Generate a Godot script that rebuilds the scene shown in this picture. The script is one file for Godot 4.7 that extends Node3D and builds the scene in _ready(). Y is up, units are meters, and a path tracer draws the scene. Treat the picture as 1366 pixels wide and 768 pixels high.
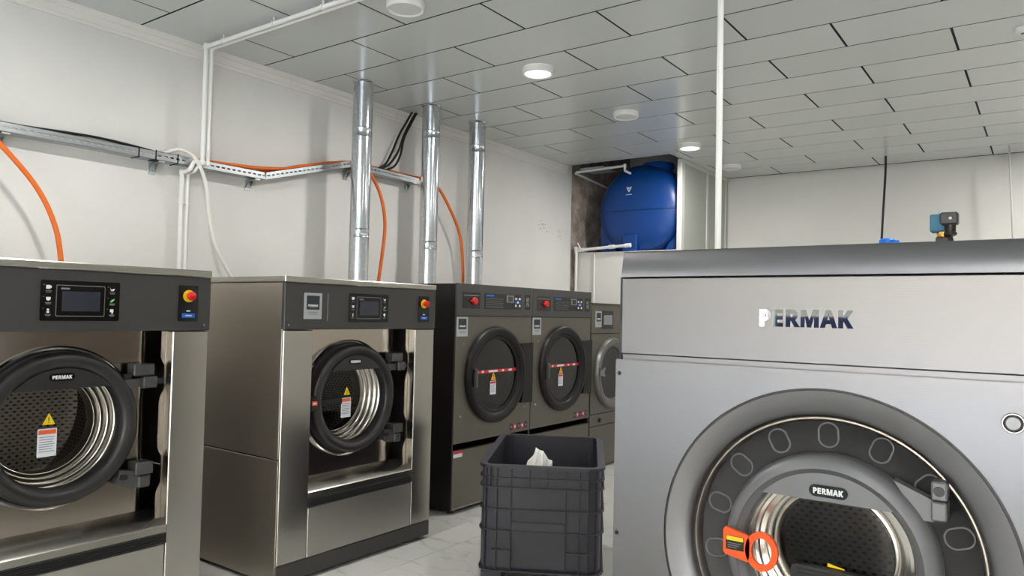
extends Node3D

# ------------------------------------------------------------------ mesh builder
class MB:
	var v := PackedVector3Array()
	var n := PackedVector3Array()
	var u := PackedVector2Array()
	var polar := false

	func put(p: Vector3, q: Vector3) -> void:
		v.append(p)
		n.append(q)
		var a := q.abs()
		if a.z >= a.x and a.z >= a.y:
			u.append(Vector2(p.x, p.y))
		elif a.x >= a.y:
			u.append(Vector2(p.z, p.y))
		else:
			u.append(Vector2(p.x, p.z))

	func tri(a: Vector3, b: Vector3, c: Vector3, na: Vector3, nb: Vector3, nc: Vector3) -> void:
		if (b - a).cross(c - a).dot(na + nb + nc) > 0.0:
			put(a, na)
			put(c, nc)
			put(b, nb)
		else:
			put(a, na)
			put(b, nb)
			put(c, nc)

	func flat3(a: Vector3, b: Vector3, c: Vector3, out: Vector3) -> void:
		var g := (b - a).cross(c - a).normalized()
		if g.dot(out) < 0.0:
			g = -g
		tri(a, b, c, g, g, g)

	func quad(a: Vector3, b: Vector3, c: Vector3, d: Vector3, out: Vector3) -> void:
		flat3(a, b, c, out)
		flat3(a, c, d, out)

	# box between two corners, edges chamfered by e
	func box(lo: Vector3, hi: Vector3, e := 0.003) -> void:
		var c := (lo + hi) * 0.5
		var h := (hi - lo).abs() * 0.5
		e = minf(e, minf(h.x, minf(h.y, h.z)) * 0.8)
		for ax in 3:
			for s in [-1.0, 1.0]:
				var b := (ax + 1) % 3
				var d := (ax + 2) % 3
				var pts := []
				for k in [[-1, -1], [1, -1], [1, 1], [-1, 1]]:
					var p := Vector3.ZERO
					p[ax] = s * h[ax]
					p[b] = k[0] * (h[b] - e)
					p[d] = k[1] * (h[d] - e)
					pts.append(c + p)
				var o := Vector3.ZERO
				o[ax] = s
				quad(pts[0], pts[1], pts[2], pts[3], o)
		if e <= 0.0:
			return
		for ax in 3:
			var b := (ax + 1) % 3
			var d := (ax + 2) % 3
			for s in [-1.0, 1.0]:
				for t in [-1.0, 1.0]:
					var pts := []
					for k in [[-1, 0], [1, 0], [1, 1], [-1, 1]]:
						var p := Vector3.ZERO
						p[ax] = k[0] * (h[ax] - e)
						p[b] = s * (h[b] - (e if k[1] == 1 else 0.0))
						p[d] = t * (h[d] - (0.0 if k[1] == 1 else e))
						pts.append(c + p)
					var o := Vector3.ZERO
					o[b] = s
					o[d] = t
					quad(pts[0], pts[1], pts[2], pts[3], o)
		for sx in [-1.0, 1.0]:
			for sy in [-1.0, 1.0]:
				for sz in [-1.0, 1.0]:
					var o := Vector3(sx, sy, sz)
					flat3(c + Vector3(sx * h.x, sy * (h.y - e), sz * (h.z - e)), c + Vector3(sx * (h.x - e), sy * h.y, sz * (h.z - e)), c + Vector3(sx * (h.x - e), sy * (h.y - e), sz * h.z), o)

	# profile of (radius, along) points turned about the z axis of t
	func lathe(prof: Array, t := Transform3D.IDENTITY, seg := 40, from := 0.0, to := TAU) -> void:
		var m := prof.size() - 1
		var sn := []
		for i in m:
			var d: Vector2 = prof[i + 1] - prof[i]
			sn.append(Vector2(-d.y, d.x).normalized())
		for i in m:
			var n0: Vector2 = sn[i]
			var n1: Vector2 = sn[i]
			if i > 0 and sn[i].dot(sn[i - 1]) > 0.75:
				n0 = (sn[i] + sn[i - 1]).normalized()
			if i < m - 1 and sn[i].dot(sn[i + 1]) > 0.75:
				n1 = (sn[i] + sn[i + 1]).normalized()
			var p0: Vector2 = prof[i]
			var p1: Vector2 = prof[i + 1]
			for k in seg:
				var a := from + (to - from) * k / seg
				var b := from + (to - from) * (k + 1) / seg
				var ra := Vector3(cos(a), sin(a), 0)
				var rb := Vector3(cos(b), sin(b), 0)
				var z := Vector3(0, 0, 1)
				var A := t * (ra * p0.x + z * p0.y)
				var B := t * (rb * p0.x + z * p0.y)
				var C := t * (rb * p1.x + z * p1.y)
				var D := t * (ra * p1.x + z * p1.y)
				var nA := t.basis * (ra * n0.x + z * n0.y)
				var nB := t.basis * (rb * n0.x + z * n0.y)
				var nC := t.basis * (rb * n1.x + z * n1.y)
				var nD := t.basis * (ra * n1.x + z * n1.y)
				if p0.x > 1e-6:
					tri(A, B, C, nA, nB, nC)
				if p1.x > 1e-6:
					tri(A, C, D, nA, nC, nD)

	func disc(c: Vector3, r: float, out: Vector3, seg := 40) -> void:
		var s := out.cross(Vector3(0.31, 0.87, 0.2)).normalized()
		var w := out.cross(s).normalized()
		for k in seg:
			var a := TAU * k / seg
			var b := TAU * (k + 1) / seg
			tri(c, c + (s * cos(a) + w * sin(a)) * r, c + (s * cos(b) + w * sin(b)) * r, out, out, out)

	# closed cylinder between two points
	func rod(a: Vector3, b: Vector3, r: float, seg := 16) -> void:
		tube([a, b], r, seg)

	func tube(pts: Array, r: float, seg := 10, caps := true) -> void:
		var m := pts.size()
		var dirs := []
		for i in m:
			var d := Vector3.ZERO
			if i > 0:
				d += (pts[i] - pts[i - 1]).normalized()
			if i < m - 1:
				d += (pts[i + 1] - pts[i]).normalized()
			dirs.append(d.normalized())
		var s: Vector3 = dirs[0].cross(Vector3(0.3, 0.1, 0.95)).normalized()
		if s.length() < 0.5:
			s = dirs[0].cross(Vector3.UP).normalized()
		var rings := []
		var nors := []
		for i in m:
			s = (s - dirs[i] * s.dot(dirs[i])).normalized()
			var w: Vector3 = dirs[i].cross(s)
			var k := 1.0
			if i > 0 and i < m - 1:
				k = 1.0 / maxf(0.5, dirs[i].dot((pts[i] - pts[i - 1]).normalized()))
			var ring := []
			var nor := []
			for j in seg:
				var a := TAU * j / seg
				var q: Vector3 = s * cos(a) + w * sin(a)
				ring.append(pts[i] + q * r * (1.0 if k < 1.02 else 1.0))
				nor.append(q)
			rings.append(ring)
			nors.append(nor)
		for i in m - 1:
			for j in seg:
				var k := (j + 1) % seg
				tri(rings[i][j], rings[i][k], rings[i + 1][k], nors[i][j], nors[i][k], nors[i + 1][k])
				tri(rings[i][j], rings[i + 1][k], rings[i + 1][j], nors[i][j], nors[i + 1][k], nors[i + 1][j])
		if caps:
			for e in [0, m - 1]:
				var o: Vector3 = -dirs[0] if e == 0 else dirs[e]
				for j in seg:
					tri(pts[e], rings[e][j], rings[e][(j + 1) % seg], o, o, o)

	# polygon in the xy plane of t, from z0 to z1
	func prism(poly: PackedVector2Array, z0: float, z1: float, t := Transform3D.IDENTITY) -> void:
		var ix := Geometry2D.triangulate_polygon(poly)
		for i in range(0, ix.size(), 3):
			for z in [z0, z1]:
				var o := t.basis * Vector3(0, 0, signf(z - (z0 + z1) * 0.5))
				var a := poly[ix[i]]
				var b := poly[ix[i + 1]]
				var c := poly[ix[i + 2]]
				flat3(t * Vector3(a.x, a.y, z), t * Vector3(b.x, b.y, z), t * Vector3(c.x, c.y, z), o)
		var m := poly.size()
		var area := 0.0
		for i in m:
			area += poly[i].cross(poly[(i + 1) % m])
		var sg := signf(area)
		for i in m:
			var a := poly[i]
			var b := poly[(i + 1) % m]
			var d := (b - a).normalized()
			if (b - a).length() < 1e-6:
				continue
			var o := Vector2(d.y, -d.x) * sg
			var d0 := (a - poly[(i + m - 1) % m]).normalized()
			var d1 := (poly[(i + 2) % m] - b).normalized()
			var oa := o
			var ob := o
			if d.dot(d0) > 0.8:
				oa = (o + Vector2(d0.y, -d0.x) * sg).normalized()
			if d.dot(d1) > 0.8:
				ob = (o + Vector2(d1.y, -d1.x) * sg).normalized()
			var na := t.basis * Vector3(oa.x, oa.y, 0)
			var nb := t.basis * Vector3(ob.x, ob.y, 0)
			var A := t * Vector3(a.x, a.y, z0)
			var B := t * Vector3(b.x, b.y, z0)
			var C := t * Vector3(b.x, b.y, z1)
			var D := t * Vector3(a.x, a.y, z1)
			tri(A, B, C, na, nb, nb)
			tri(A, C, D, na, nb, na)

	# upright sheet x0..x1, y0..y1 at depth z with a round hole, and the wall of the hole back to zb
	func holed(x0: float, x1: float, y0: float, y1: float, c: Vector2, r: float, z: float, zb: float, seg := 96) -> void:
		var ang := []
		for k in seg:
			ang.append(TAU * k / seg)
		for q in [Vector2(x0, y0), Vector2(x1, y0), Vector2(x1, y1), Vector2(x0, y1)]:
			ang.append(fposmod((q - c).angle(), TAU))
		ang.sort()
		var m := ang.size()
		var o := Vector3(0, 0, 1)
		for k in m:
			var a: float = ang[k]
			var b: float = ang[(k + 1) % m]
			var pr := []
			for t in [a, b]:
				var d := Vector2(cos(t), sin(t))
				var l := 1e9
				if d.x > 1e-9:
					l = minf(l, (x1 - c.x) / d.x)
				if d.x < -1e-9:
					l = minf(l, (x0 - c.x) / d.x)
				if d.y > 1e-9:
					l = minf(l, (y1 - c.y) / d.y)
				if d.y < -1e-9:
					l = minf(l, (y0 - c.y) / d.y)
				pr.append(c + d * r)
				pr.append(c + d * l)
			var A := Vector3(pr[0].x, pr[0].y, z)
			var B := Vector3(pr[1].x, pr[1].y, z)
			var C := Vector3(pr[3].x, pr[3].y, z)
			var D := Vector3(pr[2].x, pr[2].y, z)
			quad(A, B, C, D, o)
			var i0 := Vector3(c.x - pr[0].x, c.y - pr[0].y, 0).normalized()
			var i1 := Vector3(c.x - pr[2].x, c.y - pr[2].y, 0).normalized()
			var E := Vector3(A.x, A.y, zb)
			var F := Vector3(D.x, D.y, zb)
			tri(A, D, F, i0, i1, i1)
			tri(A, F, E, i0, i1, i0)

	func mesh() -> ArrayMesh:
		var arr := []
		arr.resize(Mesh.ARRAY_MAX)
		arr[Mesh.ARRAY_VERTEX] = v
		arr[Mesh.ARRAY_NORMAL] = n
		arr[Mesh.ARRAY_TEX_UV] = u
		var am := ArrayMesh.new()
		am.add_surface_from_arrays(Mesh.PRIMITIVE_TRIANGLES, arr)
		return am


# ------------------------------------------------------------------ node helpers
var M := {}

func v3(x: float, y: float, z: float) -> Vector3:
	return Vector3(x, y, z)

func mk(called: String, mb: MB, mat: Material, parent: Node = self) -> MeshInstance3D:
	var o := MeshInstance3D.new()
	o.name = called
	o.mesh = mb.mesh()
	o.material_override = mat
	parent.add_child(o, true)
	return o

func bx(called: String, lo: Vector3, hi: Vector3, mat: Material, parent: Node = self, e := 0.003) -> MeshInstance3D:
	var b := MB.new()
	b.box(lo, hi, e)
	return mk(called, b, mat, parent)

func thing(called: String, label: String, category: String, at := Vector3.ZERO, turn := 0.0, group := "") -> Node3D:
	var o := Node3D.new()
	o.name = called
	add_child(o, true)
	o.position = at
	o.rotation.y = turn
	tag(o, label, category, group)
	return o

func tag(o: Node, label: String, category: String, group := "") -> void:
	o.set_meta("label", label)
	o.set_meta("category", category)
	if group != "":
		o.set_meta("group", group)

func struct_node(called: String) -> Node3D:
	var o := Node3D.new()
	o.name = called
	add_child(o, true)
	o.set_meta("kind", "structure")
	return o

func rrect(x0: float, x1: float, y0: float, y1: float, r: float, k := 5) -> PackedVector2Array:
	var p := PackedVector2Array()
	for c in [[x1 - r, y1 - r, 0.0], [x0 + r, y1 - r, PI / 2], [x0 + r, y0 + r, PI], [x1 - r, y0 + r, PI * 1.5]]:
		for i in k + 1:
			var a: float = c[2] + PI / 2 * i / k
			p.append(Vector2(c[0] + cos(a) * r, c[1] + sin(a) * r))
	return p

func plate(called: String, x0: float, x1: float, y0: float, y1: float, r: float, z0: float, z1: float, mat: Material, parent: Node) -> MeshInstance3D:
	var b := MB.new()
	b.prism(rrect(x0, x1, y0, y1, r), z0, z1)
	return mk(called, b, mat, parent)

# letters w wide and h high, their middle at c, facing +z of the parent
func words(called: String, txt: String, c: Vector3, w: float, h: float, mat: Material, parent: Node, deep := 0.002, bold := true) -> MeshInstance3D:
	var tm := TextMesh.new()
	var f := SystemFont.new()
	f.font_names = PackedStringArray(["Droid Sans"])
	f.font_weight = 700 if bold else 400
	var fv := FontVariation.new()
	fv.base_font = f
	fv.variation_embolden = 0.9 if bold else 0.0
	tm.font = fv
	tm.text = txt
	tm.font_size = 48
	tm.pixel_size = 0.01
	tm.depth = 1.0
	tm.curve_step = 2.0
	var ab := tm.get_aabb()
	var src := tm.get_mesh_arrays()
	var sv: PackedVector3Array = src[Mesh.ARRAY_VERTEX]
	var k := Vector3(w / ab.size.x, h / ab.size.y, deep / ab.size.z)
	var mid := ab.get_center()
	for i in sv.size():
		sv[i] = (sv[i] - mid) * k
	src[Mesh.ARRAY_VERTEX] = sv
	var am := ArrayMesh.new()
	am.add_surface_from_arrays(Mesh.PRIMITIVE_TRIANGLES, src)
	var o := MeshInstance3D.new()
	o.name = called
	o.mesh = am
	o.material_override = mat
	parent.add_child(o, true)
	o.position = c
	return o

# smooth path through points
func path(pts: Array, step := 0.03) -> Array:
	var c := Curve3D.new()
	for i in pts.size():
		var a: Vector3 = pts[maxi(i - 1, 0)]
		var b: Vector3 = pts[mini(i + 1, pts.size() - 1)]
		var t := (b - a) / 6.0
		c.add_point(pts[i], -t, t)
	c.bake_interval = step
	return Array(c.get_baked_points())

# straight runs with rounded bends of radius r
func bent(pts: Array, r: float, k := 5) -> Array:
	var out := [pts[0]]
	for i in range(1, pts.size() - 1):
		var p: Vector3 = pts[i]
		var a: Vector3 = p + (pts[i - 1] - p).normalized() * r
		var b: Vector3 = p + (pts[i + 1] - p).normalized() * r
		for j in k + 1:
			var t := float(j) / k
			out.append(a.lerp(p, t).lerp(p.lerp(b, t), t))
	out.append(pts[-1])
	return out

# ------------------------------------------------------------------ materials
func mat(c: Color, rough: float, metal := 0.0, spec := 0.5) -> StandardMaterial3D:
	var m := StandardMaterial3D.new()
	m.albedo_color = c
	m.roughness = rough
	m.metallic = metal
	m.metallic_specular = spec
	return m

func noise_image(size: int, freq: float, lo: Color, hi: Color, seed_: int, kind := FastNoiseLite.TYPE_SIMPLEX_SMOOTH, oct := 4) -> Image:
	var f := FastNoiseLite.new()
	f.seed = seed_
	f.noise_type = kind
	f.frequency = freq
	f.fractal_octaves = oct
	var g := f.get_seamless_image(size, size)
	var im := Image.create(size, size, false, Image.FORMAT_RGB8)
	for y in size:
		for x in size:
			im.set_pixel(x, y, lo.lerp(hi, g.get_pixel(x, y).r))
	return im

func tex(im: Image) -> ImageTexture:
	im.generate_mipmaps()
	return ImageTexture.create_from_image(im)

# brushed sheet metal: fine streaks along u of the given length
func brushed(c: Color, rough: float, aniso: float, streak: Texture2D, sc: Vector3) -> StandardMaterial3D:
	var m := mat(c, rough, 1.0)
	m.albedo_texture = streak
	m.uv1_scale = sc
	if aniso != 0.0:
		m.anisotropy_enabled = true
		m.anisotropy = aniso
	return m

func marble_image() -> Image:
	var a := FastNoiseLite.new()
	a.seed = 11
	a.noise_type = FastNoiseLite.TYPE_SIMPLEX_SMOOTH
	a.frequency = 0.0035
	a.fractal_octaves = 4
	a.domain_warp_enabled = true
	a.domain_warp_amplitude = 60.0
	a.domain_warp_frequency = 0.006
	var b := FastNoiseLite.new()
	b.seed = 4
	b.frequency = 0.01
	var s := 768
	var im := Image.create(s, s, false, Image.FORMAT_RGB8)
	for y in s:
		for x in s:
			var q := a.get_noise_2d(x * 0.7 + y * 0.55, y * 1.3 - x * 0.3)
			var vein := exp(-absf(q) * 60.0) * (0.45 + 0.55 * b.get_noise_2d(x, y))
			var cloud := b.get_noise_2d(x * 0.4 + 300, y * 0.4) * 0.02
			var k := clampf(0.93 + cloud - maxf(vein, 0.0) * 0.20, 0.0, 1.0)
			im.set_pixel(x, y, Color(k, k * 0.995, k * 0.98))
	return im

func perforated_image() -> Image:
	var im := Image.create(256, 256, false, Image.FORMAT_RGB8)
	im.fill(Color(0.62, 0.60, 0.57))
	for y in 256:
		for x in 256:
			var gx := fposmod(x + (32 if int(y / 32.0) % 2 == 1 else 0), 64.0) - 32.0
			var gy := fposmod(float(y), 32.0) - 16.0
			if gx * gx * 0.36 + gy * gy < 90.0:
				im.set_pixel(x, y, Color(0.03, 0.03, 0.03))
	return im

func scuff_image() -> Image:
	# bare concrete: mottled brown-grey with darker trowel marks
	var a := noise_image(384, 0.012, Color(0.52, 0.48, 0.455), Color(0.80, 0.765, 0.74), 21)
	var b := noise_image(384, 0.06, Color(0, 0, 0), Color(1, 1, 1), 22)
	for y in 384:
		for x in 384:
			var c := a.get_pixel(x, y)
			a.set_pixel(x, y, c * (0.9 + 0.2 * b.get_pixel(x, y).r))
	return a

func make_materials() -> void:
	var streak := tex(noise_image(256, 0.03, Color(0.94, 0.94, 0.94), Color(1, 1, 1), 3))
	M.wall = mat(Color(0.885, 0.88, 0.865), 0.75)
	M.wall.albedo_texture = tex(noise_image(256, 0.008, Color(0.965, 0.965, 0.965), Color(1, 1, 1), 8))
	M.wall.uv1_triplanar = true
	M.wall.uv1_world_triplanar = true
	M.wall.uv1_scale = Vector3(0.35, 0.35, 0.35)
	M.concrete = mat(Color(0.95, 0.93, 0.91), 0.9)
	M.concrete.albedo_texture = tex(scuff_image())
	M.concrete.uv1_triplanar = true
	M.concrete.uv1_world_triplanar = true
	M.concrete.uv1_scale = Vector3(0.8, 0.8, 0.8)
	M.ceil = mat(Color(0.80, 0.815, 0.805), 0.22, 0.0, 0.55)
	M.ceil2 = mat(Color(0.785, 0.80, 0.79), 0.22, 0.0, 0.55)
	M.joint = mat(Color(0.08, 0.08, 0.08), 0.9)
	M.cornice = mat(Color(0.90, 0.89, 0.87), 0.55)
	M.tile = mat(Color(0.80, 0.805, 0.80), 0.16, 0.0, 0.5)
	M.tile.albedo_texture = tex(marble_image())
	M.tile.uv1_triplanar = true
	M.tile.uv1_world_triplanar = true
	M.tile.uv1_scale = Vector3(0.37, 0.37, 0.37)
	M.grout = mat(Color(0.42, 0.42, 0.41), 0.9)
	M.steel_h = brushed(Color(0.53, 0.525, 0.535), 0.36, 0.75, streak, Vector3(0.35, 150, 1))
	M.steel = brushed(Color(0.74, 0.725, 0.70), 0.23, 0.0, streak, Vector3(0.4, 140, 1))
	M.steel_low = brushed(Color(0.76, 0.745, 0.72), 0.42, 0.0, streak, Vector3(0.4, 140, 1))
	M.steel_side = brushed(Color(0.74, 0.71, 0.67), 0.42, 0.3, streak, Vector3(140, 0.4, 1))
	M.mirror = mat(Color(0.74, 0.70, 0.66), 0.16, 1.0)
	M.polish = mat(Color(0.90, 0.88, 0.85), 0.20, 1.0)
	M.chrome = mat(Color(0.92, 0.92, 0.93), 0.03, 1.0)
	M.trim = mat(Color(0.70, 0.69, 0.66), 0.25, 1.0)
	M.zinc = mat(Color(0.86, 0.88, 0.90), 0.22, 1.0)
	M.zinc.roughness_texture = tex(noise_image(256, 0.03, Color(0.55, 0.55, 0.55), Color(1, 1, 1), 5, FastNoiseLite.TYPE_CELLULAR, 2))
	M.zinc.albedo_texture = tex(noise_image(256, 0.05, Color(0.86, 0.86, 0.86), Color(1, 1, 1), 6, FastNoiseLite.TYPE_CELLULAR, 2))
	M.zinc.uv1_triplanar = true
	M.zinc.uv1_scale = Vector3(3, 3, 3)
	M.tray = mat(Color(0.70, 0.72, 0.73), 0.35, 1.0)
	M.charcoal = mat(Color(0.225, 0.22, 0.215), 0.42)
	M.black = mat(Color(0.06, 0.06, 0.062), 0.45)
	M.side_black = mat(Color(0.075, 0.07, 0.07), 0.35)
	M.glossy_black = mat(Color(0.045, 0.045, 0.05), 0.12)
	M.rubber = mat(Color(0.07, 0.07, 0.072), 0.6)
	M.door_dark = mat(Color(0.155, 0.15, 0.148), 0.36)
	M.dryer_door = mat(Color(0.10, 0.097, 0.095), 0.42, 0.0, 0.35)
	M.door_grey = mat(Color(0.45, 0.45, 0.46), 0.42, 0.4)
	M.pad = mat(Color(0.115, 0.11, 0.12), 0.45)
	M.hinge = mat(Color(0.30, 0.30, 0.30), 0.4, 0.3)
	M.dryer_grey = mat(Color(0.40, 0.385, 0.355), 0.42, 0.55)
	M.dryer_head = mat(Color(0.25, 0.245, 0.24), 0.45)
	M.grey_ring = mat(Color(0.42, 0.42, 0.41), 0.35, 0.4)
	M.drum = mat(Color(1.0, 0.96, 0.92), 0.4, 0.7)
	M.drum.albedo_texture = tex(perforated_image())
	M.drum.uv1_triplanar = true
	M.drum.uv1_scale = Vector3(7, 7, 7)
	M.glass = mat(Color(0.04, 0.04, 0.04, 0.03), 0.01, 0.0, 0.4)
	M.glass.transparency = BaseMaterial3D.TRANSPARENCY_ALPHA
	M.glass_dark = mat(Color(0.005, 0.005, 0.006, 0.93), 0.02, 0.0, 0.5)
	M.glass_dark.transparency = BaseMaterial3D.TRANSPARENCY_ALPHA
	M.glass_mid = mat(Color(0.005, 0.005, 0.006, 0.35), 0.02, 0.0, 0.6)
	M.glass_mid.transparency = BaseMaterial3D.TRANSPARENCY_ALPHA
	M.screen = mat(Color(0.20, 0.21, 0.25), 0.15)
	M.lcd = mat(Color(0.52, 0.53, 0.54), 0.3)
	M.frame_grey = mat(Color(0.50, 0.50, 0.50), 0.3, 0.6)
	M.print_white = mat(Color(0.85, 0.85, 0.85), 0.6)
	M.print_grey = mat(Color(0.45, 0.46, 0.47), 0.6)
	M.print_green = mat(Color(0.45, 0.75, 0.45), 0.6)
	M.paper = mat(Color(0.84, 0.85, 0.88), 0.7)
	M.navy_label = mat(Color(0.13, 0.15, 0.19), 0.5)
	M.silver_label = mat(Color(0.66, 0.67, 0.68), 0.4)
	M.blue_btn = mat(Color(0.06, 0.36, 0.72), 0.35)
	M.red = mat(Color(0.78, 0.06, 0.06), 0.35)
	M.red_tape = mat(Color(0.75, 0.08, 0.14), 0.5)
	M.yellow = mat(Color(0.92, 0.78, 0.05), 0.45)
	M.amber = mat(Color(0.93, 0.66, 0.05), 0.45)
	M.orange = mat(Color(0.93, 0.33, 0.06), 0.45)
	M.orange_cable = mat(Color(0.87, 0.41, 0.06), 0.5)
	M.orange_label = mat(Color(0.90, 0.38, 0.20), 0.5)
	M.pvc = mat(Color(0.93, 0.93, 0.92), 0.35)
	M.hose = mat(Color(0.88, 0.87, 0.85), 0.5)
	M.print_grey_cord = mat(Color(0.72, 0.72, 0.70), 0.5)
	M.cable = mat(Color(0.035, 0.035, 0.035), 0.5)
	M.lamp_body = mat(Color(0.93, 0.93, 0.92), 0.4)
	M.lamp_off = mat(Color(0.86, 0.86, 0.85), 0.45)
	M.lamp_on = mat(Color(1, 1, 1), 0.5)
	M.lamp_on.emission_enabled = true
	M.lamp_on.emission = Color(1.0, 0.985, 0.96)
	M.lamp_on.emission_energy_multiplier = 2.2
	M.tank = mat(Color(0.02, 0.235, 0.51), 0.36)
	M.tank_lid = mat(Color(0.02, 0.28, 0.60), 0.4)
	M.panel_grey = mat(Color(0.66, 0.67, 0.64), 0.5)
	M.post = mat(Color(0.78, 0.785, 0.775), 0.45)
	M.crate = mat(Color(0.165, 0.165, 0.20), 0.48)
	M.crate.heightmap_enabled = false
	M.bag = mat(Color(0.86, 0.86, 0.84), 0.35)
	M.bag.backlight_enabled = true
	M.bag.backlight = Color(0.3, 0.3, 0.3)
	M.valve_blue = mat(Color(0.05, 0.40, 0.52), 0.45)
	M.sky_blue = mat(Color(0.05, 0.45, 0.90), 0.35)
	M.brass = mat(Color(0.85, 0.62, 0.30), 0.25, 1.0)
	M.door_blue = mat(Color(0.05, 0.11, 0.30), 0.5)
	M.frame_white = mat(Color(0.88, 0.88, 0.87), 0.4)
	M.pavement = mat(Color(0.74, 0.73, 0.71), 0.9)
	M.facade = mat(Color(0.74, 0.68, 0.585), 0.9)

# ------------------------------------------------------------------ scene
const CAM := Vector3(0, 1.55, 0)
const WX := -5.177      # left wall
const BZ := -10.2       # back wall
const CY := 3.5         # ceiling
const RX := 3.0
const FZ := 4.2

func _ready() -> void:
	# camera
	var cam := Camera3D.new()
	cam.name = "camera"
	cam.fov = rad_to_deg(2.0 * atan(384.0 / 990.915))
	cam.near = 0.05
	cam.far = 200.0
	add_child(cam)
	cam.position = CAM
	cam.rotation_order = EULER_ORDER_YXZ
	cam.rotation_degrees = Vector3(1.921, 35.937, 1.243)
	cam.current = true
	# sky and exposure
	var we := WorldEnvironment.new()
	we.name = "environment"
	var env := Environment.new()
	var sky := Sky.new()
	var sm := ProceduralSkyMaterial.new()
	sm.sky_top_color = Color(0.78, 0.84, 0.92)
	sm.sky_horizon_color = Color(0.95, 0.95, 0.94)
	sm.ground_bottom_color = Color(0.45, 0.43, 0.40)
	sm.ground_horizon_color = Color(0.75, 0.74, 0.72)
	sm.sky_energy_multiplier = 4.2
	sm.ground_energy_multiplier = 1.5
	sky.sky_material = sm
	env.background_mode = Environment.BG_SKY
	env.sky = sky
	env.tonemap_mode = Environment.TONE_MAPPER_LINEAR
	env.tonemap_exposure = 1.12
	env.sdfgi_enabled = true
	env.ssao_enabled = true
	env.ssil_enabled = true
	we.environment = env
	add_child(we)

	make_materials()
	build_shell()
	build_ceiling()
	build_floor()
	build_alcove()
	# machines
	build_washer(v3(-3.453, 0, -0.904), "washing_machine", "steel front-loading washer with an orange cable hanging onto its top", false)
	build_washer(v3(-3.453, 0, -2.607), "washing_machine_001", "steel front-loading washer with orange door latch and silver header plate, next to the black-sided dryer", true)
	build_dryer(v3(-3.694, 0, -4.37), "tumble_dryer", "dark grey tumble dryer with exposed black side and small red-white sticker on its base", true)
	build_dryer(v3(-3.694, 0, -5.405), "tumble_dryer_001", "dark grey tumble dryer between its twin and the lower grey machine", false)
	build_grey_machine()
	build_big_washer()
	build_ducts()
	build_tray()
	build_pipes()
	build_lamps()
	build_tank()
	build_crate()
	build_small()

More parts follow.
